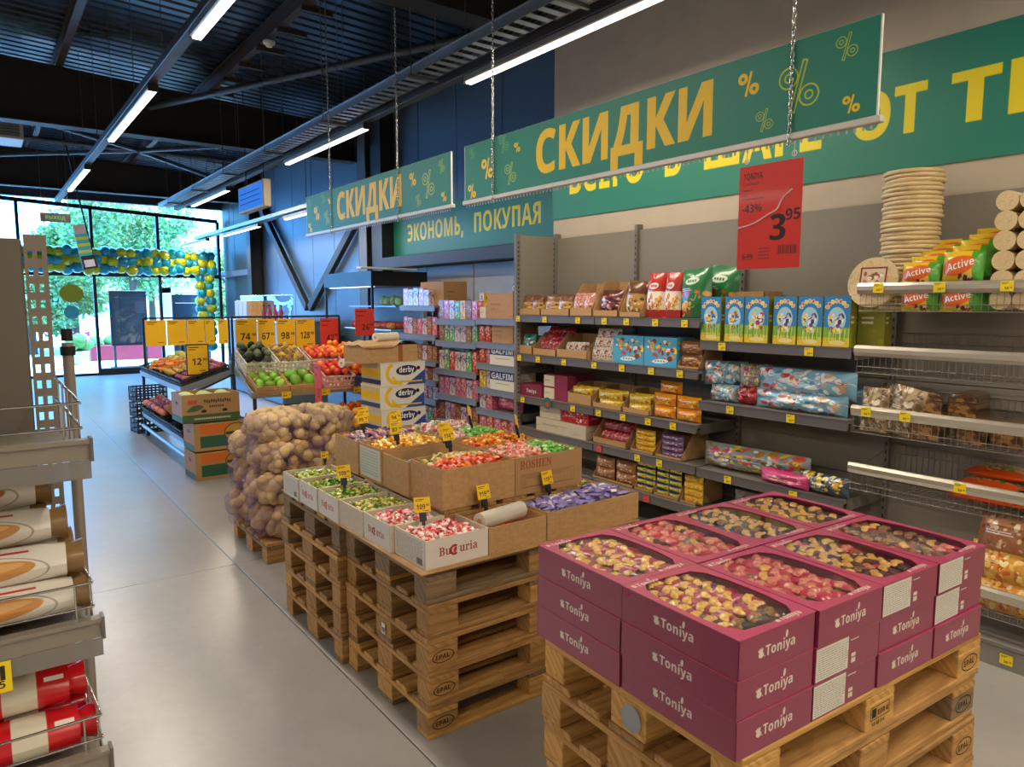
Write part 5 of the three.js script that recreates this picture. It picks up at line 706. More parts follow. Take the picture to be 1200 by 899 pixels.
{ // bread bay
  const flat = new THREE.LatheGeometry([[0, -0.0125], [0.138, -0.0125], [0.147, -0.009], [0.15, 0], [0.147, 0.009], [0.138, 0.0125], [0, 0.0125]].map((a) => new THREE.Vector2(...a)), 40); { const p = flat.attributes.position; for (let i = 0; i < p.count; i++) { const r = Math.hypot(p.getX(i), p.getZ(i)); if (r > 0.1) { const k = 1 + 0.07 * (vnoise(p.getX(i) * 30, p.getZ(i) * 30) - 0.5); p.setX(i, p.getX(i) * k); p.setZ(i, p.getZ(i) * k); } } flat.computeVertexNormals(); }
  const breadT = dataTex(256, (u, v) => { const k = fbm(u, v, 20, 71), s = k > 0.6 ? -26 : 0; return [226 + (k - 0.5) * 30 + s, 200 + (k - 0.5) * 36 + s, 150 + (k - 0.5) * 40 + s]; }), breadM = mat(0xffffff, 0.55, 0, { map: breadT, clearcoat: 0.5, clearcoatRoughness: 0.3 });
  for (let k = 0; k < 32; k++) TM('flatbread', flat, breadM, 'round pale flatbread in the tall stack under the banner', 'flatbread', 4.22 + (R() - 0.5) * 0.012 + Math.sin(k * 0.2) * 0.006, 1.772 + k * 0.0238, -1.945 + (R() - 0.5) * 0.012, 0, R() * 6, 0, 'stacked round flatbreads');
  const lean = T('flatbread', 'round flatbread leaning at the shelf band with a framed picture label', 'flatbread', 3.985, 1.775, -2.035, F); lean.rotation.order = 'YXZ'; lean.rotation.x = -0.18;
  P(lean, 'bread_disc', cyl(0.14, 0.14, 0.018, 40, 0, 0.14, 0, PI / 2, 0, 0), breadM); P(lean, 'picture_label', toRect(new THREE.PlaneGeometry(0.15, 0.15), sheetA.put(100, 100, (g) => { g.fillStyle = '#d9c8a4'; g.fillRect(0, 0, 100, 100); g.strokeStyle = '#8a2a24'; g.lineWidth = 6; g.strokeRect(4, 4, 92, 92); const q = rng(4); for (let k = 0; k < 20; k++) { g.fillStyle = pick(['#b84a3a', '#e8d2a0', '#8a5a3a', '#d9786a', '#f2e6d0']); g.beginPath(); g.ellipse(14 + q() * 72, 14 + q() * 50, 9, 6, q() * 3, 0, 7); g.fill(); } g.fillStyle = '#8a2a24'; for (let k = 0; k < 4; k++) g.fillRect(12, 70 + k * 6, 76, 2); })), inkA, 0, 0.15, 0.0105);
  for (let c = 0; c < 2; c++) for (let k = 0; k < 5; k++) bag(-1.78 + c * 0.2 + k * 0.012, 1.885 + k * 0.032 + c * 0.015, 0.19, 0.13 + c * 0.03, 0.07, prActive, c ? 'green and orange crispbread pack in the taller rank' : 'green and orange crispbread pack in the lower rank beside the flatbreads', 'crispbread packs ' + c, 3.995 + k * 0.062, { rx: -0.12, wr: 0.08, name: 'crispbread_pack', cat: 'pack' });
  for (let c = 0; c < 2; c++) for (let k = 0; k < 4; k++) bag(-1.78 + c * 0.2, 1.758, 0.185, 0.126, 0.075, prActive, 'green and orange crispbread pack in the under layer behind the shelf band', 'crispbread packs below', 4.0 + k * 0.08, { rx: 0, wr: 0.08, name: 'crispbread_pack', cat: 'pack' });
  const rice = new THREE.CylinderGeometry(0.048, 0.048, 0.3, 22, 1); for (let k = 0; k < 6; k++) for (let c = 0; c < 2; c++) TM('crisp_roll', rice, breadM, 'roll of round crispbreads stacked on its side', 'crispbread roll', 4.13, 1.815 + k * 0.094, -1.4 + c * 0.1, 0, 0, PI / 2, 'rolls of round crispbread');
  // loaves on the third basket
  const loafG = (w, h, d, r) => { const s = new THREE.Shape(); s.moveTo(-w / 2, 0); s.lineTo(w / 2, 0); s.lineTo(w / 2, h * 0.7); s.quadraticCurveTo(w / 2, h, 0, h); s.quadraticCurveTo(-w / 2, h, -w / 2, h * 0.7); const g = new THREE.ExtrudeGeometry(s, { depth: d, bevelSize: 0.012, bevelThickness: 0.012, bevelSegments: 2 }); const u = g.attributes.uv, p = g.attributes.position; for (let i = 0; i < u.count; i++) u.setXY(i, r[0] + (r[2] - r[0]) * (0.5 + p.getX(i) / w * 0.46), r[1] + (r[3] - r[1]) * (0.05 + 0.9 * Math.min(1, Math.max(0, p.getY(i) / h)))); g.translate(0, 0.012, -d); return g; };
  const lg = loafG(0.12, 0.11, 0.22, A.brownBread), lo = (x, y, z, ry, label) => TM('bread_loaf', lg, filmA, label, 'bread', x, y, z, 0, F + ry, 0, 'dark bread loaves');
  lo(4.02, 1.072, -1.72, 0.2, 'dark brown loaf in clear film on the basket floor'); lo(4.1, 1.19, -1.75, 0.5, 'dark brown loaf resting on the loaf below'); lo(4.06, 1.072, -1.52, -0.15, 'dark brown loaf second on the basket floor'); lo(4.1, 1.072, -1.37, 0.1, 'dark brown loaf at the end of the basket floor'); lo(4.16, 1.19, -1.6, 0.1, 'dark brown loaf on top behind the others');
  bag(-2.0, 1.075, 0.15, 0.25, 0.1, A.seedBag, 'seeded bread bag standing in the basket corner', 'seeded bread bags', 4.03); bag(-1.87, 1.075, 0.17, 0.27, 0.11, A.seedBag, 'seeded bread bag with pale label beside the loaves', 'seeded bread bags', 4.05, { rz: -0.2 }); bag(-1.97, 1.08, 0.18, 0.26, 0.1, A.seedBag, 'seeded bread bag in the rear of the basket', 'seeded bread bags', 4.2);
  for (const [z, y, x, l] of [[-1.5, 0.745, 4.0, 'lowest'], [-1.48, 0.81, 4.03, 'middle'], [-1.46, 0.87, 4.08, 'top'], [-1.2, 0.745, 4.0, 'outer lowest'], [-1.18, 0.83, 4.04, 'outer top']]) { const m = bag(z, y + 0.025, 0.3, 0.24, 0.075, A.orangeBag, `flat orange bread bag, ${l} of its pile`, 'orange bread bags', x, { rx: 0 }); m.rotation.set(-PI / 2 + 0.1, 0, 0); m.rotation.order = 'XYZ'; m.position.x = x + 0.15; m.rotation.set(-PI / 2, 0, F); }
  for (const [z, y, k] of [[-1.3, 0.25, 0], [-1.32, 0.4, 1], [-1.29, 0.55, 2], [-1.02, 0.25, 3], [-1.05, 0.42, 4]]) bag(z, y, 0.3, 0.19, 0.13, k === 2 ? A.brownPack : A.chips, k === 2 ? 'brown crumb bag on the golden chip bags' : 'golden chip bag piled in the lowest basket', 'chip bags', 4.04, { rx: -0.2, name: 'chip_bag' });
}
// gift bays
{
  const fill = (z0, z1, y, list, h, where, n = 1) => { const k = Math.max(1, Math.round((z1 - z0) / 0.115)), w = (z1 - z0) / k; for (let i = 0; i < k; i++) { const [r, nm] = list[i % list.length]; for (let j = 0; j < n; j++) boxes(z0 + w * i + 0.004, z0 + w * (i + 1) - 0.004, y, h * (0.86 + R() * 0.14), 0.07, 1, r, r, `${nm} gift box on the ${where}`, 'gift boxes on the ' + where, 3.985 + j * 0.09, filmA, 'gift_box'); } };
  const pk = [A.pinkGift, 'pink printed'], gr = [A.greenGift, 'green printed'], wh = [A.whiteGift, 'white printed'], rd = [A.redGift, 'red printed'], yl = [A.yellowGift, 'yellow printed'], br = [A.brownGift, 'brown printed'];
  fill(-6.7, -5.95, 1.63, [br, pk, wh, gr, yl], 0.2, 'top shelf of the middle gift bay'); fill(-6.7, -5.95, 1.4, [br, gr, gr, wh, wh], 0.19, 'second shelf of the middle gift bay'); fill(-6.7, -5.95, 1.1, [wh, gr, rd, wh], 0.22, 'third shelf of the middle gift bay'); fill(-6.7, -5.95, 0.83, [pk, pk, wh], 0.21, 'fourth shelf of the middle gift bay'); fill(-6.7, -5.95, 0.55, [br, wh, pk], 0.2, 'low shelf of the middle gift bay');
  fill(-7.5, -6.9, 1.77, [pk, wh, wh], 0.2, 'highest gift shelf'); fill(-7.5, -6.74, 1.45, [pk, wh, br], 0.2, 'second shelf beside the banana boxes'); fill(-7.5, -6.74, 1.17, [br, wh, br], 0.17, 'third shelf beside the banana boxes'); fill(-7.5, -6.74, 0.95, [wh, br], 0.15, 'fourth shelf beside the banana boxes'); fill(-7.5, -6.74, 0.74, [wh, rd, br], 0.15, 'fifth shelf beside the banana boxes'); fill(-7.5, -6.74, 0.5, [rd, wh, gr], 0.17, 'lowest shelf beside the banana boxes');
  fill(-5.92, -5.72, 1.42, [rd, rd], 0.18, 'second shelf next to the end panel'); fill(-5.92, -5.7, 1.21, [rd, pk], 0.16, 'third shelf next to the end panel'); fill(-5.92, -5.68, 0.97, [yl, wh], 0.17, 'fourth shelf next to the end panel'); fill(-5.92, -5.7, 0.76, [wh, pk], 0.16, 'fifth shelf next to the end panel'); fill(-5.92, -5.3, 0.5, [pk, rd], 0.2, 'low shelf next to the end panel');
  TM('shipping_carton', pbox(0.42, 0.235, 0.3, A.kraftP), inkA, 'plain brown carton on the top shelf by the end panel', 'carton', 4.13, 1.769, -5.56, 0, F, 0); TM('shipping_carton', pbox(0.34, 0.19, 0.3, A.kraftP), inkA, 'brown carton with faint print on the second shelf by the end panel', 'carton', 4.13, 1.516, -5.52, 0, F, 0); TM('shipping_carton', pbox(0.5, 0.26, 0.3, A.kraftP), inkA, 'large brown carton at the rear of the highest gift shelf', 'carton', 4.2, 1.901, -6.95, 0, F, 0);
  boxes(-6.02, -5.94, 1.63, 0.27, 0.1, 1, A.yellowGift, A.yellowGift, 'tall bright yellow gift box at the end of the middle gift bay', undefined, 4.06, filmA, 'gift_box'); boxes(-5.9, -5.8, 1.65, 0.11, 0.1, 1, A.cream, A.cream, 'small cream box on the top shelf beside the brown carton', undefined, 3.985);
  for (const [y, l] of [[1.21, 'upper'], [0.97, 'lower']]) TM('biscuit_carton', pbox(0.4, 0.185, 0.25, prGalf, A.cream), inkA, `white biscuit carton with blue lettered band, ${l} one`, 'carton', 4.085, y + 0.094, -5.5, 0, F, 0, 'blue lettered cartons');
  bag(-5.5, 0.77, 0.4, 0.17, 0.1, A.hotPink, 'pink bag lying under the white biscuit cartons', undefined, 4.06); bag(-5.45, 1.885, 0.2, 0.1, 0.08, A.greenBag, 'small green bag on top of the brown carton', undefined, 4.12);
}

// ---------- end stand in the foreground ----------
{
  const X1 = 0.155, XU = 0.132, ZB = -1.92, ZF = -1.575, cream = mat(0x82776a, 0.5, 0.15);
  const t = T('end_stand', 'grey end display stand with a perforated upright and wire fronted shelves', 'shelving', 0, 0, 0);
  P(t, 'back_panel', cb(1.0, 1.85, 0.014, 0.004), mat(0x696157, 0.55, 0.1), XU - 0.045 - 0.5, 1.015, ZB - 0.01);  // stand tones darkened: the dim light on its front is in the colour
  // perforated upright: two slotted strips side by side
  const sh = new THREE.Shape([[-0.021, 0], [0.021, 0], [0.021, 1.95], [-0.021, 1.95]].map((a) => new THREE.Vector2(...a)));
  for (let y = 0.06; y < 1.93; y += 0.036) for (const x of [-0.01, 0.008]) sh.holes.push(new THREE.Path([[x - 0.0045, y], [x - 0.0045, y + 0.018], [x + 0.0045, y + 0.018], [x + 0.0045, y]].map((a) => new THREE.Vector2(...a))));
  P(t, 'upright', new THREE.ExtrudeGeometry(sh, { depth: 0.0025, bevelEnabled: false }), cream, XU - 0.021, 0, ZB - 0.005); P(t, 'upright_side', bx(0.0025, 1.95, 0.05), cream, XU, 0.975, ZB - 0.03);
  P(t, 'foot', cb(0.06, 0.06, 0.4, 0.005), cream, XU - 0.02, 0.03, ZB + 0.18);
  const lip = mat(0x8d8478, 0.42, 0.1), strip = mat(0xb0aaa4, 0.15, 0, { transmission: 0.55, thickness: 0 });
  for (const [y, fy] of [[1.545, 1], [1.19, 1], [0.915, 1]]) {
    const s = P(t, 'shelf', bx(0.99, 0.016, 0.33), mat(0x7c7368, 0.5, 0.1), X1 - 0.5, y - 0.035, (ZB + ZF) / 2 + 0.005);
    P(s, 'front_lip', join([bx(1.0, 0.035, 0.018, 0, 0.01, 0.172), bx(1.0, 0.008, 0.024, 0, 0.028, 0.174)]), lip); P(s, 'ticket_strip', bx(1.0, 0.036, 0.002, 0, -0.026, 0.182), strip); P(s, 'end_cap', bx(0.006, 0.045, 0.03), mat(0x6a635c, 0.4), 0.502, 0.012, 0.172);
    const w = []; for (const h of [0.052, 0.1]) w.push(rod(-0.5, h, 0.165, 0.49, h, 0.165, 0.0028), rod(0.49, h, 0.165, 0.47, h + 0.03, -0.12, 0.0028)); for (let k = 0; k < 6; k++) w.push(rod(0.46 - k * 0.18, 0.012, 0.165, 0.46 - k * 0.18, 0.1, 0.165, 0.0022)); for (let k = 0; k < 5; k++) w.push(rod(0.487 - k * 0.004, 0.012, 0.15 - k * 0.05, 0.487 - k * 0.004, 0.105 + k * 0.006, 0.15 - k * 0.05, 0.0022));
    P(s, 'wire_guard', join(w), chrome, 0, 0, 0);
  }
  const pole = T('stand_pole', 'thin pale pole with a dark clamp just behind the end stand', 'pole', 0.176, 0, -2.12);
  P(pole, 'tube', cyl(0.013, 0.013, 1.7, 14, 0, 0.85, 0), mat(0x9c9083, 0.4, 0.2)); P(pole, 'cap', cyl(0.013, 0.013, 0.03, 14, 0, 1.72, 0), dark); P(pole, 'clamp', cyl(0.017, 0.017, 0.022, 14, 0, 1.68, 0), dark); P(pole, 'base_plate', cyl(0.11, 0.12, 0.012, 20, 0, 0.006, 0), dark);
  // rolls of white wrapped biscuits and red wafer packs
  const rollPack = (r, L, rect, seed) => { const g = new THREE.CylinderGeometry(r, r, L, 18, 10); g.rotateZ(PI / 2); const p = g.attributes.position; for (let i = 0; i < p.count; i++) { const k = 1 - 0.12 * Math.pow(Math.abs(p.getX(i)) / (L / 2), 6) + 0.07 * (vnoise(p.getX(i) * 26 + seed, p.getY(i) * 40, p.getZ(i) * 40) - 0.5); p.setY(i, p.getY(i) * k * 0.86); p.setZ(i, p.getZ(i) * k); } g.computeVertexNormals(); const u = g.attributes.uv; for (let i = 0; i < u.count; i++) { const x = p.getX(i) / L + 0.5; u.setXY(i, rect[0] + (rect[2] - rect[0]) * x, rect[1] + (rect[3] - rect[1]) * (1 - Math.abs(2 * ((Math.atan2(p.getY(i), p.getZ(i)) / PI / 2 + 1.25) % 1) - 1))); } return g; };
  const endG = new THREE.CylinderGeometry(0.036, 0.026, 0.035, 14, 2); endG.rotateZ(-PI / 2);
  const prB = sheetB.put(300, 130, (g, w, h) => { g.fillStyle = '#e0d8cc'; g.fillRect(0, 0, w, h); g.fillStyle = '#c98a46'; g.beginPath(); g.ellipse(175, 66, 92, 24, -0.12, 0, 7); g.fill(); g.fillStyle = '#dba867'; g.beginPath(); g.ellipse(190, 58, 66, 10, -0.12, 0, 7); g.fill(); g.strokeStyle = '#9a8a7c'; g.lineWidth = 2; g.beginPath(); g.ellipse(150, 66, 130, 44, 0, 0, 7); g.stroke(); g.fillStyle = '#b8342e'; g.fillRect(20, 18, 240, 7); for (let x = 150; x < 250; x += 16) { g.beginPath(); g.arc(x, 112, 6, 0, 7); g.fill(); } });
  const prR = sheetB.put(300, 130, (g, w, h) => { g.fillStyle = '#cf1720'; g.fillRect(0, 0, w, h); g.fillStyle = '#e2d9c2'; g.fillRect(226, 4, 38, 122); g.fillStyle = '#b00f18'; g.fillRect(0, 92, w, 10); g.fillStyle = '#efe6da'; g.fillRect(272, 30, 22, 10); g.fillStyle = '#f0c411'; g.fillRect(40, 96, 40, 22); });
  const pg = [1, 2, 3].map((s) => rollPack(0.042, 0.46, prB, s)), rg = [4, 5].map((s) => rollPack(0.048, 0.46, prR, s)), brownEnd = mat(0xa5804e, 0.35, 0, { transmission: 0.3, thickness: 0, clearcoat: 0.6 }), redEnd = mat(0xc4141c, 0.3, 0, { clearcoat: 0.7 });
  const spots = [[-0.115, 1.225, -1.625], [-0.12, 1.225, -1.7], [-0.13, 1.225, -1.78], [-0.14, 1.225, -1.86], [-0.12, 1.29, -1.665], [-0.13, 1.29, -1.745], [-0.15, 1.29, -1.825], [-0.14, 1.35, -1.72], [-0.17, 1.35, -1.8], [-0.16, 1.41, -1.78]];
  spots.forEach(([x, y, z], i) => { const r = T('biscuit_roll', `white crispbread roll with tan ends, ${['bottom front', 'bottom second', 'bottom third', 'bottom rear', 'second layer front', 'second layer middle', 'second layer rear', 'third layer front', 'third layer rear', 'topmost'][i]}, on the end stand`, 'biscuit roll', x, y, z, (R() - 0.5) * 0.1, 'white rolls on the end stand'); P(r, 'wrapper', pg[i % 3], filmB); P(r, 'end_twist', endG, brownEnd, 0.242, 0, 0); });
  [[-0.12, 0.945, -1.64], [-0.13, 0.945, -1.73], [-0.13, 0.945, -1.82], [-0.13, 1.02, -1.69], [-0.14, 1.02, -1.78], [-0.15, 1.085, -1.75]].forEach(([x, y, z], i) => { const r = T('wafer_pack', `red wafer pack with a cream band, ${['bottom front', 'bottom middle', 'bottom rear', 'upper front', 'upper rear', 'topmost'][i]}, on the end stand`, 'wafer pack', x, y, z, (R() - 0.5) * 0.08, 'red packs on the end stand'); P(r, 'wrapper', rg[i % 2], filmB); P(r, 'end_twist', endG, redEnd, 0.242, 0, 0); });
  const tk = T('shelf_ticket', 'large yellow price ticket on the strip below the white rolls', 'price tag', -0.035, 1.118, -1.556); tk.scale.setScalar(0.78); P(tk, 'ticket', bx(0.105, 0.075, 0.001), mat(0xf0d211, 0.5)); P(tk, 'print', toRect(new THREE.PlaneGeometry(0.105, 0.075), sheetB.put(150, 108, (g, w, h) => { g.fillStyle = '#f0d211'; g.fillRect(0, 0, w, h); g.fillStyle = '#2a2408'; textFit(g, '19', 20, 92, 60, 58); textFit(g, '75', 92, 92, 40, 36); g.fillRect(118, 14, 14, 50); g.fillRect(14, 14, 70, 5); g.fillRect(14, 24, 50, 4); })), inkB, 0, 0, 0.0008);
}
// ---------- potato sacks ----------
{
  const netT = dataTex(64, (u, v) => { const a = Math.abs(((u * 8 + v * 8) % 1) - 0.5), b = Math.abs(((u * 8 - v * 8 + 8) % 1) - 0.5); return a > 0.45 || b > 0.45 ? 255 : 0; }, false); netT.repeat.set(12, 7);
  const net = mat(0x6a4a94, 0.6, 0, { alphaMap: netT, transparent: true, side: THREE.DoubleSide }), netTuft = mat(0x8468a6, 0.6, 0, { side: THREE.DoubleSide });
  const skins = [[0.56, 0.37, 0.16], [0.66, 0.47, 0.23], [0.46, 0.29, 0.12]].map((c) => mat(new THREE.Color().setRGB(...c), 0.75)), geos = [1, 2, 3, 4].map((s) => blob(0.05, 0.041, 0.044, s, 0.1, 12));
  const q = rng(123), lay = [[1.9, 0.27, -5.06, 0.43, 0.125, 0.22, 0.0], [1.88, 0.28, -5.52, 0.44, 0.125, 0.22, 0.04], [1.87, 0.495, -5.1, 0.42, 0.115, 0.22, 0.04], [1.92, 0.505, -5.56, 0.43, 0.115, 0.22, -0.04], [1.9, 0.705, -5.14, 0.4, 0.11, 0.22, -0.05], [1.88, 0.715, -5.58, 0.4, 0.11, 0.21, 0.05], [1.9, 0.9, -5.26, 0.39, 0.11, 0.24, 0.05]];
  const nm = ['bottom sack beside the candy pallets', 'bottom sack behind', 'second layer sack beside the candy pallets', 'second layer sack behind', 'third layer sack beside the candy pallets', 'third layer sack behind', 'topmost sack of the heap', 'bottom sack on the shelf side'];
  let total = 0;
  lay.forEach(([x, y, z, a, b, c, ry], n) => {
    const s = T('potato_sack', `lilac net sack of potatoes, ${nm[n]}`, 'sack', x, y, z, ry, 'net sacks of potatoes'), pw2 = 0.62, sp = (t) => Math.sign(t) * Math.pow(Math.abs(t), pw2);
    const sg = new THREE.SphereGeometry(1, 40, 24), p = sg.attributes.position; for (let i = 0; i < p.count; i++) { const k = 1.035 + 0.05 * vnoise(p.getX(i) * 5 + n, p.getY(i) * 5, p.getZ(i) * 5); p.setXYZ(i, sp(p.getX(i)) * a * k, sp(p.getY(i)) * b * k, sp(p.getZ(i)) * c * k); } sg.computeVertexNormals();
    P(s, 'net', sg, net); const tf = new THREE.ConeGeometry(0.045, 0.1, 10, 3, true); { const tp = tf.attributes.position; for (let i = 0; i < tp.count; i++) tp.setX(i, tp.getX(i) * (0.7 + 0.6 * hash(i, n, 1))); } tf.rotateZ(-PI / 2 * 1); P(s, 'tied_end', tf, net, -a * 0.98, -b * 0.5, c * 0.5, 0, 0.3, 0.2);
    const im = [], cs = Math.cos(ry), sn = Math.sin(ry);
    for (let k = 0; k < 180; k++) {
      const u = (k + 0.5) / 180, th = Math.acos(1 - 2 * u), ph = k * 2.39996 + q() * 0.3, dx = Math.sin(th) * Math.cos(ph), dy = Math.cos(th), dz = Math.sin(th) * Math.sin(ph), kk = 0.88 + q() * 0.07;
      const lx = sp(dx) * a * kk, ly = sp(dy) * b * (kk - 0.08), lz = sp(dz) * c * kk, wx = x + lx * cs + lz * sn, wz = z - lx * sn + lz * cs, wy = y + ly;
      const vis = (dz > 0.1 || dx < -0.45 || (dy > 0.4 && n === 6)) && dy > -0.75 && n !== 7 && !(n % 2 && dx > -0.5) && lx < a * 0.8;
      if (vis && total < 300 && q() < 0.92) { total++; const m = TM('potato', geos[k % 4], skins[k % 3], 'light brown potato inside the ' + nm[n].replace('sack', 'net sack'), 'potato', wx, wy, wz, q() * 6, q() * 6, q() * 6, 'potatoes in the ' + nm[n]); m.scale.setScalar(0.82 + q() * 0.26); }
      else im.push(M4(lx, ly, lz, q() * 6, q() * 6, q() * 6, 1, 1, 1));
    }
    for (let k = 0; k < 40; k++) im.push(M4((q() - 0.5) * a, (q() - 0.5) * b, (q() - 0.5) * c, q() * 6, q() * 6, 0, 1.2, 1.2, 1.2));
    const I = shade(new THREE.InstancedMesh(geos[0], skins[1], im.length)); im.forEach((m, i) => I.setMatrixAt(i, m)); I.name = 'potato_filling'; I.userData.kind = 'stuff'; s.add(I);
  });
}
// ---------- produce racks, crates and fruit ----------
const fruitM = { orange: mat(0xe8801a, 0.5), tangerine: mat(0xee7512, 0.5), lemon: mat(0xe9c42a, 0.5), mango: mat(0x6f9a2a, 0.4), lime: mat(0x8fb83a, 0.4), avocado: mat(0x2e3420, 0.6), ginger: mat(0xb08a4e, 0.8), carrot: mat(0xd9702a, 0.6), tomato: mat(0xd4401e, 0.35), apple: mat(0xa82430, 0.35), peach: mat(0xc8605a, 0.6), melon: mat(0xd0954a, 0.8), onion: mat(0x8a2438, 0.4), cabbage: mat(0xb6c98a, 0.6), pear: mat(0xc4b43a, 0.5), cauli: mat(0xd9d4b8, 0.7) };
const round = blob(1, 0.94, 1, 5, 0.04, 12), oval = blob(1.25, 0.85, 0.9, 6, 0.06, 12), lump = blob(1.2, 0.7, 0.8, 9, 0.3, 10), stick = (() => { const g = new THREE.ConeGeometry(0.5, 5, 8, 3); g.rotateZ(PI / 2); return g; })();
const qf = rng(321), skinsOf = {}, pickSkin = (k) => { if (!skinsOf[k]) skinsOf[k] = [[0, 0], [0.02, 0.06], [-0.008, -0.05], [0.035, 0.1]].map(([h, l]) => { const m = fruitM[k].clone(); m.color.offsetHSL(h, 0, l); return m; }); return skinsOf[k][Math.floor(qf() * 4)]; };
function fruits(kind, geo, r, x0, x1, z0, z1, y, slope, where, layers = 1, dir = 'z') {   // slope: height gained across the tray, rising away from its open side
  const s = r * 1.85, nx = Math.max(1, Math.floor((x1 - x0) / s)), nz = Math.max(1, Math.floor((z1 - z0) / s));
  for (let l = 0; l < layers; l++) for (let i = 0; i < nx; i++) for (let j = 0; j < nz; j++) { if (l && qf() < 0.35) continue; const x = x0 + (i + 0.5) * (x1 - x0) / nx + (qf() - 0.5) * r * 0.4, z = z0 + (j + 0.5) * (z1 - z0) / nz + (qf() - 0.5) * r * 0.4, f = dir === 'z' ? (z1 - z) / (z1 - z0) : (x - x0) / (x1 - x0); const m = TM(kind, geo, pickSkin(kind), `${kind} ${where}`, kind, x, y + r * 0.9 + slope * f + l * r * 1.35, z, geo === stick ? (qf() - 0.5) * 0.4 : qf() * 6, qf() * 6, geo === stick ? (qf() - 0.5) * 0.3 : qf() * 6, kind + 's ' + where); m.scale.setScalar(r * (0.92 + qf() * 0.16)); }
}
const crateGeo = (w, h, d) => { const l = [bx(w, 0.012, d, 0, 0.006, 0)], bar = (x, y, z, a, b, c) => l.push(bx(a, b, c, x, y, z)); for (const s of [-1, 1]) { for (const y of [0.04, h * 0.55, h - 0.015]) { bar(0, y, s * d / 2, w, 0.022, 0.01); bar(s * w / 2, y, 0, 0.01, 0.022, d); } for (let k = 0; k <= 8; k++) bar(-w / 2 + k * w / 8, h / 2, s * d / 2, 0.014, h, 0.008); for (let k = 0; k <= 5; k++) bar(s * w / 2, h / 2, -d / 2 + k * d / 5, 0.008, h, 0.014); } return join(l); };
function crate(w, h, d, m, label, x, y, z, rx, ry, liner) { const t = T('produce_crate', label, 'crate', x, y, z, ry, 'produce crates'); t.rotation.order = 'YXZ'; t.rotation.x = rx; P(t, 'lattice', crateGeo(w, h, d), m); if (liner) P(t, 'liner', bx(w - 0.02, 0.02, d - 0.02), liner, 0, h * 0.45, 0); return t; }
const crateBlack = mat(0x1f2124, 0.55), crateWhite = mat(0xd5cfc0, 0.55), cratePink = mat(0xd9a79c, 0.6), crateBlue = mat(0x3a4a78, 0.6), rackSteel = mat(0x3a3f46, 0.45, 0.4), rackPale = mat(0x8e99a8, 0.4, 0.4);
function rackTray(t, name, w, d, x, y, z, rx, ry) { const o = P(t, name, join([bx(w, 0.012, d, 0, 0, 0), bx(w, 0.07, 0.014, 0, 0.03, d / 2), bx(0.014, 0.07, d, w / 2, 0.03, 0), bx(0.014, 0.07, d, -w / 2, 0.03, 0)]), rackPale, x, y, z); o.rotation.order = 'YXZ'; o.rotation.set(rx, ry, 0); return o; }
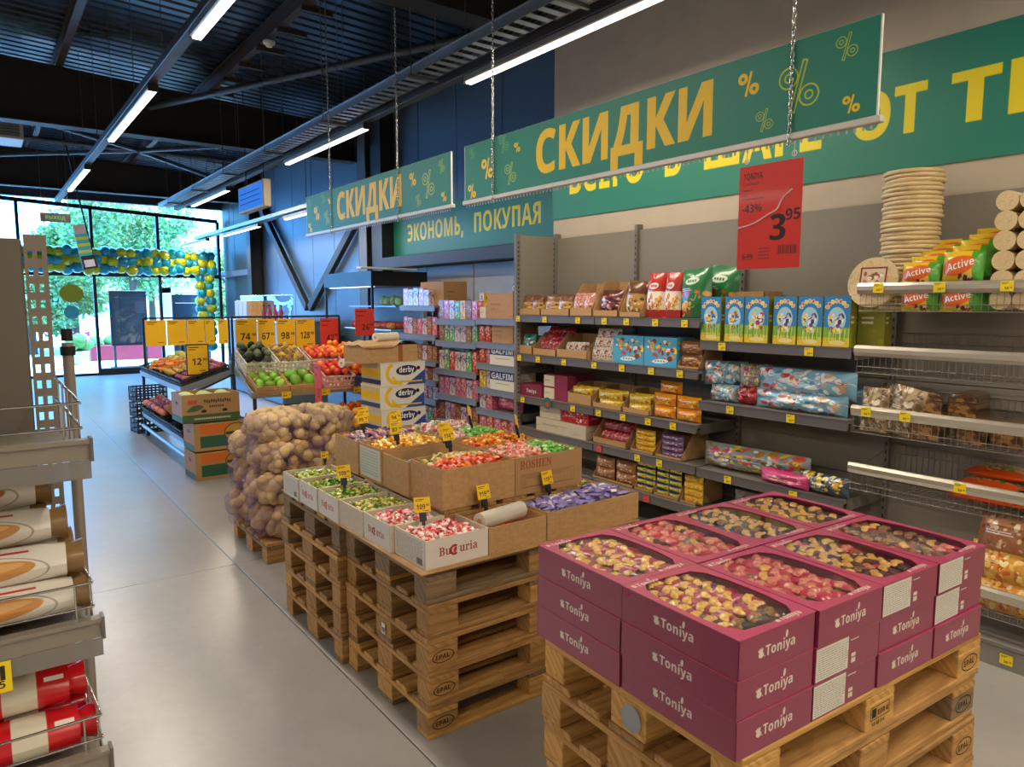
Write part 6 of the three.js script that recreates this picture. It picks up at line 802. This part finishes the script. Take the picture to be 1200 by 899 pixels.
{
  // rack facing the aisle
  const t = T('produce_rack', 'wheeled two tier produce rack along the aisle with carrots', 'rack', 0, 0, 0, 0);
  rackTray(t, 'upper_tray', 2.4, 0.56, 1.98, 0.92, -9.45, 0.3, F); rackTray(t, 'lower_tray', 2.4, 0.54, 1.97, 0.36, -9.45, 0.3, F);
  for (const z of [-8.22, -10.68]) { P(t, 'side_frame', join([rod(1.72, 0.1, z, 1.74, 0.86, z, 0.02, 6), rod(2.24, 0.1, z, 2.24, 1.25, z, 0.02, 6), rod(1.7, 0.14, z, 2.25, 0.14, z, 0.02, 6), rod(1.72, 0.8, z, 2.24, 1.02, z, 0.02, 6)]), rackSteel); for (const x of [1.75, 2.2]) P(t, 'wheel', cyl(0.055, 0.055, 0.04, 16, 0, 0, 0, 0, 0, PI / 2), black, x, 0.056, z); }
  P(t, 'base_rail', join([rod(1.7, 0.15, -10.7, 1.7, 0.15, -8.2, 0.022, 6), rod(2.22, 0.15, -10.7, 2.22, 0.15, -8.2, 0.022, 6)]), rackPale);
  const cr = (k, x, y, m, l) => crate(0.56, 0.13, 0.25, m, l, x, y, -8.55 - k * 0.6, 0.3, F);
  ['nearest the melon boxes', 'second from the melon boxes', 'third from the melon boxes', 'at the glass front end'].forEach((w, k) => { cr(k, 1.85, 0.885, crateBlack, `black crate on the upper aisle tray, ${w}`); cr(k, 1.84, 0.335, crateBlack, `black crate on the lower aisle tray, ${w}`); cr(k, 2.11, 0.965, k < 2 ? crateBlack : crateWhite, `crate in the rear row of the upper aisle tray, ${w}`); });
  const put = (kind, geo, r, k, x0, x1, y, w, L = 1) => fruits(kind, geo, r, x0, x1, -8.8 - k * 0.6, -8.3 - k * 0.6, y, 0.07, w, L, 'x');
  put('onion', round, 0.032, 0, 1.74, 1.97, 0.93, 'in the upper aisle crate by the melon boxes'); put('onion', round, 0.032, 0, 2.0, 2.22, 1.02, 'in the rear upper aisle crate by the melon boxes'); put('ginger', lump, 0.04, 1, 1.74, 1.97, 0.93, 'in the second upper aisle crate'); put('carrot', stick, 0.034, 1.6, 1.75, 1.97, 0.96, 'in the third upper aisle crate', 2); put('carrot', stick, 0.034, 2.4, 1.75, 1.97, 0.94, 'in the upper aisle crate at the glass end', 2); put('cabbage', round, 0.06, 3, 1.75, 1.97, 0.9, 'in the last upper aisle crate'); put('ginger', lump, 0.045, 2, 2.0, 2.22, 1.02, 'in the rear pale crate of the aisle rack'); put('pear', oval, 0.04, 3, 2.0, 2.22, 1.02, 'in the last rear crate of the aisle rack'); put('onion', round, 0.034, 1, 2.0, 2.22, 1.02, 'in the second rear crate of the aisle rack');
  put('melon', round, 0.095, 1.0, 1.72, 1.98, 0.42, 'on the lower aisle tray'); put('peach', round, 0.04, 1.85, 1.7, 1.96, 0.42, 'in the lower aisle crate'); put('apple', round, 0.04, 2.55, 1.7, 1.96, 0.42, 'in the lower aisle crate'); put('peach', round, 0.04, 3.2, 1.7, 1.96, 0.42, 'in the last lower aisle crate');
  const side = T('folded_crate', 'dark empty crates stacked at the end of the aisle rack', 'crate', 1.85, 0.002, -11.1, 0.1); for (let k = 0; k < 3; k++) P(side, 'crate_lattice', crateGeo(0.4, 0.2, 0.34), crateBlack, 0, 0.22 * k, 0, 0, 0, 0);
  const c12 = T('price_board', 'yellow framed price board standing on the aisle rack crates', 'price board', 1.89, 1.02, -8.3); P(c12, 'frame', join([bx(0.23, 0.012, 0.012, 0, 0, 0), bx(0.23, 0.012, 0.012, 0, 0.33, 0), bx(0.012, 0.34, 0.012, -0.112, 0.165, 0), bx(0.012, 0.34, 0.012, 0.112, 0.165, 0)]), black);
  const yb = (txt, sup) => sheetB.put(120, 165, (g, w, h) => { g.fillStyle = '#f0b90c'; g.fillRect(0, 0, w, h); g.fillStyle = '#2a1e06'; g.fillRect(12, 12, 56, 5); g.fillRect(12, 24, 40, 4); if (txt) { textFit(g, txt, 26, 112, 62, 52); textFit(g, sup, 90, 90, 26, 22); } g.fillRect(70, 142, 34, 4); });
  P(c12, 'sheet', toRect(bx(0.216, 0.32, 0.004), yb('12', '99')), inkB, 0, 0.165, 0);
  // header frames with hanging yellow sheets
  const fr = (x0, x1, z, y0, y1, label, cells) => { const f = T('sign_frame', label, 'sign frame', 0, 0, z); P(f, 'frame', join([rod(x0, 0.9, 0, x0, y1, 0, 0.014, 6), rod(x1, 0.9, 0, x1, y1, 0, 0.014, 6), rod(x0, y1, 0, x1, y1, 0, 0.014, 6), rod((x0 + x1) / 2, 0.9, 0, (x0 + x1) / 2, y1, 0, 0.012, 6)]), black); cells.forEach(([a, b, r, red]) => P(f, 'price_sheet', toRect(bx(b - a, y1 - y0 - 0.04, 0.004), r), inkB, (a + b) / 2, (y0 + y1) / 2 - 0.005, 0.018)); };
  const blank = yb('', ''), p74 = yb('74', '90'), p67 = yb('67', '90'), p98 = yb('98', '90'), p128 = yb('128', '90'), pr = (txt) => sheetB.put(120, 165, (g, w, h) => { g.fillStyle = '#d8382a'; g.fillRect(0, 0, w, h); g.fillStyle = '#2a0a06'; g.fillRect(10, 14, 60, 5); g.fillRect(10, 40, 40, 4); textFit(g, txt, 40, 130, 50, 48); textFit(g, '90', 92, 104, 22, 20); });
  fr(1.72, 2.8, -10.4, 1.22, 1.6, 'black frame of yellow price sheets over the aisle rack', [[1.74, 1.99, blank], [2.0, 2.24, blank], [2.25, 2.47, blank], [2.48, 2.6, blank], [2.65, 2.78, blank]]);
  fr(2.3, 3.58, -8.42, 1.25, 1.64, 'black frame of yellow price sheets over the lime crates', [[2.33, 2.57, p74], [2.58, 2.78, p67], [2.8, 3.02, p98], [3.03, 3.26, p128], [3.33, 3.56, pr('42')]]);
  const s26 = T('price_board', 'red price board on a black post above the paper carton', 'price board', 3.63, 0, -7.8); P(s26, 'post', rod(0, 0, 0, 0, 1.72, 0, 0.009), black); P(s26, 'sheet', toRect(bx(0.24, 0.31, 0.005), pr('26')), inkB, 0, 1.575, 0.012); P(s26, 'foot', cyl(0.1, 0.1, 0.01, 16, 0, 0.005, 0), black);
  const sx = T('price_board', 'red price board turned edge on above the potato sacks', 'price board', 2.53, 0, -6.45, -1.7); P(sx, 'post', rod(0, 0, 0, 0, 1.2, 0, 0.007), black); P(sx, 'sheet', toRect(bx(0.24, 0.4, 0.005), pr('26')), inkB, 0, 1.03, 0.01); P(sx, 'foot', cyl(0.09, 0.09, 0.01, 16, 0, 0.005, 0), black);
  // rack facing the candy display
  const u = T('produce_rack', 'two tier produce rack with limes and oranges behind the potatoes', 'rack', 0, 0, 0, 0);
  rackTray(u, 'upper_tray', 1.4, 0.85, 2.95, 0.95, -8.0, 0.34, 0); rackTray(u, 'lower_tray', 1.35, 0.85, 2.95, 0.42, -7.55, 0.3, 0);
  for (const x of [2.28, 3.63]) P(u, 'side_frame', join([rod(x, 0, -7.62, x, 0.84, -7.62, 0.02, 6), rod(x, 0, -8.42, x, 1.2, -8.42, 0.02, 6), rod(x, 0.08, -7.2, x, 0.08, -8.42, 0.02, 6), rod(x, 0.08, -7.2, x, 0.34, -7.2, 0.02, 6)]), rackSteel);
  const cx = (w, h, d, m, l, x, y, z) => crate(w, h, d, m, l, x, y, z, 0.34, 0);
  cx(0.32, 0.16, 0.42, crateWhite, 'pale lattice crate of dark avocados', 2.45, 1.07, -8.12); cx(0.34, 0.16, 0.42, crateWhite, 'pale lattice crate of ginger beside the avocados', 2.82, 1.07, -8.12); cx(0.34, 0.1, 0.36, kraft, 'low carton of green limes', 2.46, 0.89, -7.75); cx(0.34, 0.1, 0.36, kraft, 'low carton of green mangoes', 2.82, 0.89, -7.75);
  cx(0.34, 0.17, 0.38, cratePink, 'pink paper carton of tomatoes', 3.2, 0.9, -7.75); cx(0.34, 0.16, 0.38, cratePink, 'pink carton of tomatoes in the rear row', 3.2, 1.07, -8.12); cx(0.34, 0.15, 0.38, crateBlue, 'blue printed carton of tangerines', 3.54, 0.9, -7.75); cx(0.34, 0.15, 0.38, crateBlue, 'blue printed carton of tangerines in the rear row', 3.5, 1.07, -8.12);
  fruits('avocado', oval, 0.042, 2.3, 2.6, -8.3, -7.95, 1.14, 0.1, 'in the pale lattice crate', 2); fruits('ginger', lump, 0.034, 2.67, 2.97, -8.3, -7.95, 1.14, 0.1, 'in the pale lattice crate beside the avocados', 2); fruits('lime', oval, 0.052, 2.3, 2.62, -7.92, -7.6, 0.87, 0.1, 'in the low carton'); fruits('mango', oval, 0.066, 2.67, 2.98, -7.92, -7.6, 0.87, 0.1, 'in the low carton');
  fruits('tomato', round, 0.042, 3.05, 3.35, -7.92, -7.58, 0.98, 0.1, 'in the pink carton'); fruits('tomato', round, 0.036, 3.05, 3.35, -8.3, -7.95, 1.15, 0.1, 'in the rear pink carton'); fruits('tangerine', round, 0.038, 3.39, 3.69, -7.92, -7.58, 0.97, 0.1, 'in the blue carton', 2); fruits('tangerine', round, 0.036, 3.35, 3.65, -8.3, -7.95, 1.15, 0.1, 'in the rear blue carton', 2);
  for (const [k, x, l] of [[0, 2.5, 'pomelos'], [1, 2.95, 'lemons'], [2, 3.38, 'oranges']]) crate(0.42, 0.14, 0.5, crateBlack, `black crate of ${l} on the lower tray behind the potatoes`, x, 0.34, -7.42, 0.3, 0);
  fruits('orange', round, 0.05, 2.33, 2.68, -7.62, -7.2, 0.42, 0.14, 'in the lower crate with the redder fruit'); fruits('lemon', oval, 0.038, 2.77, 3.14, -7.64, -7.2, 0.42, 0.14, 'in the lower black crate', 2); fruits('orange', round, 0.044, 3.2, 3.57, -7.64, -7.2, 0.42, 0.14, 'in the lower black crate', 2);
  for (const [x, y, z, l] of [[2.6, 0.82, -7.565, 'limes'], [3.04, 0.82, -7.565, 'tomatoes'], [3.42, 0.82, -7.565, 'tangerines']]) { const o = T('rack_tag', `yellow tag on the rack edge below the ${l}`, 'price tag', x, y, z); P(o, 'ticket', bx(0.1, 0.07, 0.003), mat(0xf0c811, 0.5)); P(o, 'print', toRect(new THREE.PlaneGeometry(0.098, 0.068), cards['89']), inkB, 0, 0, 0.002); }
  const roll = T('bag_roll', 'roll of white produce bags standing on the tangerine carton', 'bag roll', 3.38, 1.12, -7.7, 0.4); P(roll, 'rolled_film', cyl(0.05, 0.05, 0.24, 18, 0, 0, 0, 0, 0, PI / 2), mat(0xe4dfd4, 0.4)); P(roll, 'core', cyl(0.016, 0.016, 0.245, 12, 0, 0, 0, 0, 0, PI / 2), kraft);
}
{ // banana boxes, paper carton, melon boxes
  const prDer = sheetB.put(330, 150, (g, w, h) => { g.fillStyle = '#ded9cc'; g.fillRect(0, 0, w, h); g.fillStyle = '#2b4a96'; g.beginPath(); g.moveTo(w * 0.55, h); g.lineTo(w, h * 0.35); g.lineTo(w, h); g.closePath(); g.fill(); g.strokeStyle = '#e8b81e'; g.lineWidth = 24; g.lineCap = 'round'; g.beginPath(); g.arc(110, 70, 62, 1.4, 4.2); g.stroke(); g.lineWidth = 18; g.beginPath(); g.arc(150, 76, 62, 1.6, 2.8); g.stroke(); g.fillStyle = '#1a2650'; g.beginPath(); g.ellipse(190, 52, 78, 32, -0.06, 0, 7); g.fill(); g.fillStyle = '#f2efe6'; textFit(g, 'derby', 134, 66, 112, 50); g.fillStyle = '#d9b01e'; g.fillRect(100, 122, 210, 10); });
  const prDerS = sheetB.put(120, 120, (g, w, h) => { g.fillStyle = '#c9b894'; g.fillRect(0, 0, w, h); g.fillStyle = '#e8b81e'; g.fillRect(0, 30, w, 40); g.fillStyle = '#2b3a6a'; g.fillRect(0, 86, w, 24); });
  for (let k = 0; k < 4; k++) { const t = T('banana_box', `white and blue banana box, ${['lowest', 'second', 'third', 'topmost'][k]} in the stack beside the gift shelves`, 'box', 3.42 + (k % 2) * 0.012, 0.26 + k * 0.235, -6.7, 0.05, 'banana boxes'); P(t, 'carton', pbox(0.52, 0.233, 0.4, prDer, prDerS), inkB, 0, 0.117, 0); P(t, 'lid_edge', join([bx(0.526, 0.05, 0.406, 0, 0.206, 0)]).toNonIndexed(), mat(0xd4cdbd, 0.8), 0, 0, 0).scale.y = 0.3; t.children[1].position.y = 0.168; P(t, 'hand_hole', cyl(0.02, 0.02, 0.004, 14, 0, 0, 0, PI / 2, 0, 0), dark, 0.18, 0.17, 0.2015); }
  TM('wooden_crate_base', bx(0.56, 0.25, 0.44), kraft, 'brown base carton under the banana boxes', 'carton', 3.42, 0.13, -6.7);
  const c = T('paper_carton', 'brown carton lined with crumpled paper on top of the banana boxes', 'carton', 3.32, 1.205, -6.75, 0.1); P(c, 'box_walls', openBox(0.62, 0.17, 0.42, 0.008), kraft); const pg = new THREE.PlaneGeometry(0.66, 0.46, 16, 12); pg.rotateX(-PI / 2); { const p = pg.attributes.position; for (let i = 0; i < p.count; i++) p.setY(i, 0.15 + 0.07 * vnoise(p.getX(i) * 9, p.getZ(i) * 9, 2)); pg.computeVertexNormals(); } P(c, 'paper_liner', pg, mat(0xb79468, 0.8, 0, { side: THREE.DoubleSide })); P(c, 'tape', bx(0.05, 0.172, 0.002), mat(0x9c5a34, 0.5), 0.1, 0.086, 0.212);
  const rl = T('bag_roll', 'roll of white produce bags on the paper lined carton', 'bag roll', 3.38, 1.45, -6.75, 0.3); P(rl, 'rolled_film', cyl(0.045, 0.045, 0.3, 18, 0, 0, 0, 0, 0, PI / 2), mat(0xe8e0c8, 0.4)); P(rl, 'core', cyl(0.015, 0.015, 0.305, 12, 0, 0, 0, 0, 0, PI / 2), kraft);
  const prMel = sheetB.put(300, 150, (g, w, h) => { g.fillStyle = '#b38a5a'; g.fillRect(0, 0, w, h); g.fillStyle = '#47643a'; g.fillRect(0, h * 0.72, w, h * 0.28); g.beginPath(); g.moveTo(20, 90); g.quadraticCurveTo(60, 40, 110, 66); g.quadraticCurveTo(80, 100, 20, 90); g.fill(); g.fillStyle = '#c8502a'; g.fillRect(30, 30, 46, 22); g.fillStyle = '#5a4424'; for (let k = 0; k < 12; k++) { g.fillRect(112 + k * 12, 30 + (k % 3) * 2, 9, 16); if (k < 7) g.fillRect(140 + k * 11, 62, 8, 12); } g.fillStyle = '#2a1c10'; g.beginPath(); g.ellipse(110, 92, 14, 8, 0, 0, 7); g.fill(); g.beginPath(); g.ellipse(220, 92, 14, 8, 0, 0, 7); g.fill(); g.fillStyle = '#d8cba0'; for (let k = 0; k < 20; k++) g.fillRect(60 + k * 9.5, 126, 7, 9); });
  const prMel2 = sheetB.put(300, 150, (g, w, h) => { g.fillStyle = '#b98d55'; g.fillRect(0, 0, w, h); g.fillStyle = '#e0701c'; g.fillRect(30, 8, w - 30, 52); g.fillStyle = '#2f6046'; g.fillRect(30, 70, w - 30, 62); g.strokeStyle = '#2f4a2a'; g.lineWidth = 5; g.fillStyle = '#c99a3a'; g.beginPath(); g.ellipse(225, 62, 66, 50, 0, 0, 7); g.fill(); g.stroke(); g.fillStyle = '#2f4a2a'; g.fillRect(165, 56, 122, 16); });
  const prMelS = sheetB.put(150, 150, (g, w, h) => { g.fillStyle = '#ad8250'; g.fillRect(0, 0, w, h); g.fillStyle = '#47643a'; g.fillRect(0, 116, w, 34); g.fillStyle = '#4a3620'; g.beginPath(); g.ellipse(75, 50, 20, 9, 0, 0, 7); g.fill(); });
  for (const [k, x, y, pr, l] of [[0, 1.94, 0.001, prMel2, 'orange and green melon box, lowest of three'], [1, 1.94, 0.3, prMel2, 'orange and green melon box, middle of three'], [2, 1.84, 0.6, prMel, 'brown and green melon box on top of the stack']]) {
    const t = T('melon_box', l, 'box', x, y, -7.83, 0.03, 'melon boxes'); const w = 0.56, h = 0.285, d = 0.42, th = 0.008;
    P(t, 'box_walls', join([pbox(w, h, th, pr, prMelS), pbox(w, h, th, pr, prMelS), pbox(d - 0.016, h, th, prMelS), pbox(d - 0.016, h, th, prMelS)].map((g, i) => i < 2 ? at(g, 0, h / 2, (i ? -1 : 1) * (d / 2 - th / 2), 0, i ? PI : 0, 0) : at(g, (i === 2 ? -1 : 1) * (w / 2 - th / 2), h / 2, 0, 0, i === 2 ? -PI / 2 : PI / 2, 0))), inkB); P(t, 'floor_sheet', bx(w - 0.02, 0.006, d - 0.02), kraft, 0, 0.004, 0);
    if (k) for (let a = 0; a < 3; a++) for (let b = 0; b < 2; b++) { const m = TM('cabbage', round, fruitM.cabbage, k === 2 ? 'pale green cabbage in the top melon box' : 'pale green cabbage in the middle melon box', 'cabbage', x - 0.18 + a * 0.18, y + 0.205, -7.92 + b * 0.19, qf() * 6, qf() * 6, 0, 'cabbages in box ' + k); m.scale.setScalar(0.088); }
  }
}
// ---------- cooled cabinet and counter towards the glass ----------
{
  const t = T('cooled_cabinet', 'tall dark topped cooled cabinet with glass ends full of vegetables', 'cabinet', 0, 0, 0), cd = mat(0x1f2226, 0.4, 0.3), z0 = -10.55, z1 = -8.95;
  P(t, 'back_wall', bx(0.06, 2.15, 1.6), mat(0x8a9096, 0.5), 5.1, 1.075, -9.75); P(t, 'canopy', join([bx(0.86, 0.2, 1.64, 4.7, 2.13, -9.75)]), cd); P(t, 'lower_tub', cb(0.86, 0.5, 1.6, 0.01), mat(0x4a4f55, 0.45, 0.2), 4.7, 0.26, -9.75);
  P(t, 'lamp_strip', bx(0.03, 0.015, 1.5), new THREE.MeshStandardMaterial({ color: 0xffffff, emissive: 0xf4f8ff, emissiveIntensity: 1.2 }), 4.34, 2.02, -9.75); const l = new THREE.RectAreaLight(0xf0f6ff, 10, 0.03, 1.5); l.position.set(4.34, 2.005, -9.75); l.rotation.x = -PI / 2; l.name = 'cabinet_lamp_light'; scene.add(l);
  for (const z of [z0, z1]) { P(t, 'glass_end', bx(0.8, 1.52, 0.008), glass, 4.7, 1.27, z); P(t, 'corner_post', bx(0.03, 2.05, 0.03), black, 4.29, 1.03, z); }
  [[0.62, 0.8], [1.06, 0.62], [1.42, 0.5], [1.75, 0.42]].forEach(([y, d]) => P(t, 'glass_shelf', bx(d, 0.02, 1.55), mat(0x9fb0bf, 0.2, 0.1), 5.07 - d / 2, y, -9.75));
  const veg = (kind, geo, r, y, x0, x1, za, zb, w, L = 1) => fruits(kind, geo, r, x0, x1, za, zb, y + 0.012, 0, w, L, 'x');
  veg('cabbage', round, 0.075, 0.62, 4.32, 5.0, -9.7, -9.0, 'in the cooled cabinet tub'); veg('cauli', round, 0.07, 1.06, 4.46, 5.0, -9.8, -9.0, 'on the second cooled shelf'); veg('tomato', round, 0.05, 1.42, 4.6, 5.0, -9.6, -9.0, 'on the third cooled shelf'); veg('cabbage', oval, 0.07, 1.75, 4.68, 5.0, -9.6, -9.0, 'on the top cooled shelf'); veg('cabbage', lump, 0.08, 0.62, 4.32, 5.0, -10.5, -9.8, 'in the cooled tub end by the glass front'); veg('apple', round, 0.05, 1.42, 4.6, 5.0, -10.4, -9.7, 'on the third cooled shelf end');
  const sg = T('lit_header', 'thin pale header strip over the cooled cabinet', 'header', 4.5, 2.26, -8.9, 0.12); P(sg, 'strip', cb(0.9, 0.025, 0.12, 0.004), mat(0xcfd8d4, 0.4));
  const c = T('chiller_counter', 'low steel counter with glass guard by the metal clad wall', 'counter', 4.75, 0, -14); P(c, 'body', cb(1.1, 1.45, 3.2, 0.02), mat(0x59636e, 0.4, 0.3), 0, 0.73, 0); P(c, 'glass_guard', bx(0.008, 0.42, 3.1), glass, -0.3, 1.72, 0); P(c, 'guard_rail', rod(-0.3, 1.94, -1.55, -0.3, 1.94, 1.55, 0.012), chrome); P(c, 'top_plate', bx(1.12, 0.02, 3.22), chrome, 0, 1.465, 0);
  for (let k = 0; k < 4; k++) { const b = T('white_carton', ['white carton at the end of the steel counter', 'white carton second on the steel counter', 'white carton third on the steel counter', 'brown edged white carton by the bottles'][k], 'carton', 4.32 + k * 0.005, 1.48, -15.0 + k * 0.26, 0, 'white cartons on the counter'); P(b, 'box_body', cb(0.24, 0.36, 0.22, 0.004), k === 3 ? kraft : mat(0xd4dae0, 0.6), 0, 0.18, 0); P(b, 'flap', bx(0.24, 0.004, 0.11), mat(0xc9cfd4, 0.6), 0, 0.362, 0.05, 0.12, 0, 0); }
  const bot = new THREE.LatheGeometry([[0, 0], [0.035, 0], [0.038, 0.02], [0.038, 0.15], [0.014, 0.21], [0.013, 0.27], [0, 0.27]].map((a) => new THREE.Vector2(...a)), 14), bm = mat(0x8a1420, 0.3), cap = mat(0x2a0a0c, 0.4);
  for (let k = 0; k < 6; k++) { const b = T('sauce_bottle', 'red sauce bottle in the row on the steel counter', 'bottle', 4.3 + (k % 2) * 0.04, 1.477, -13.6 + k * 0.17, 0, 'sauce bottles on the counter'); P(b, 'bottle_body', bot, bm); P(b, 'cap', cyl(0.016, 0.016, 0.03, 12, 0, 0.275, 0), cap); }
}

renderer.render(scene, camera);
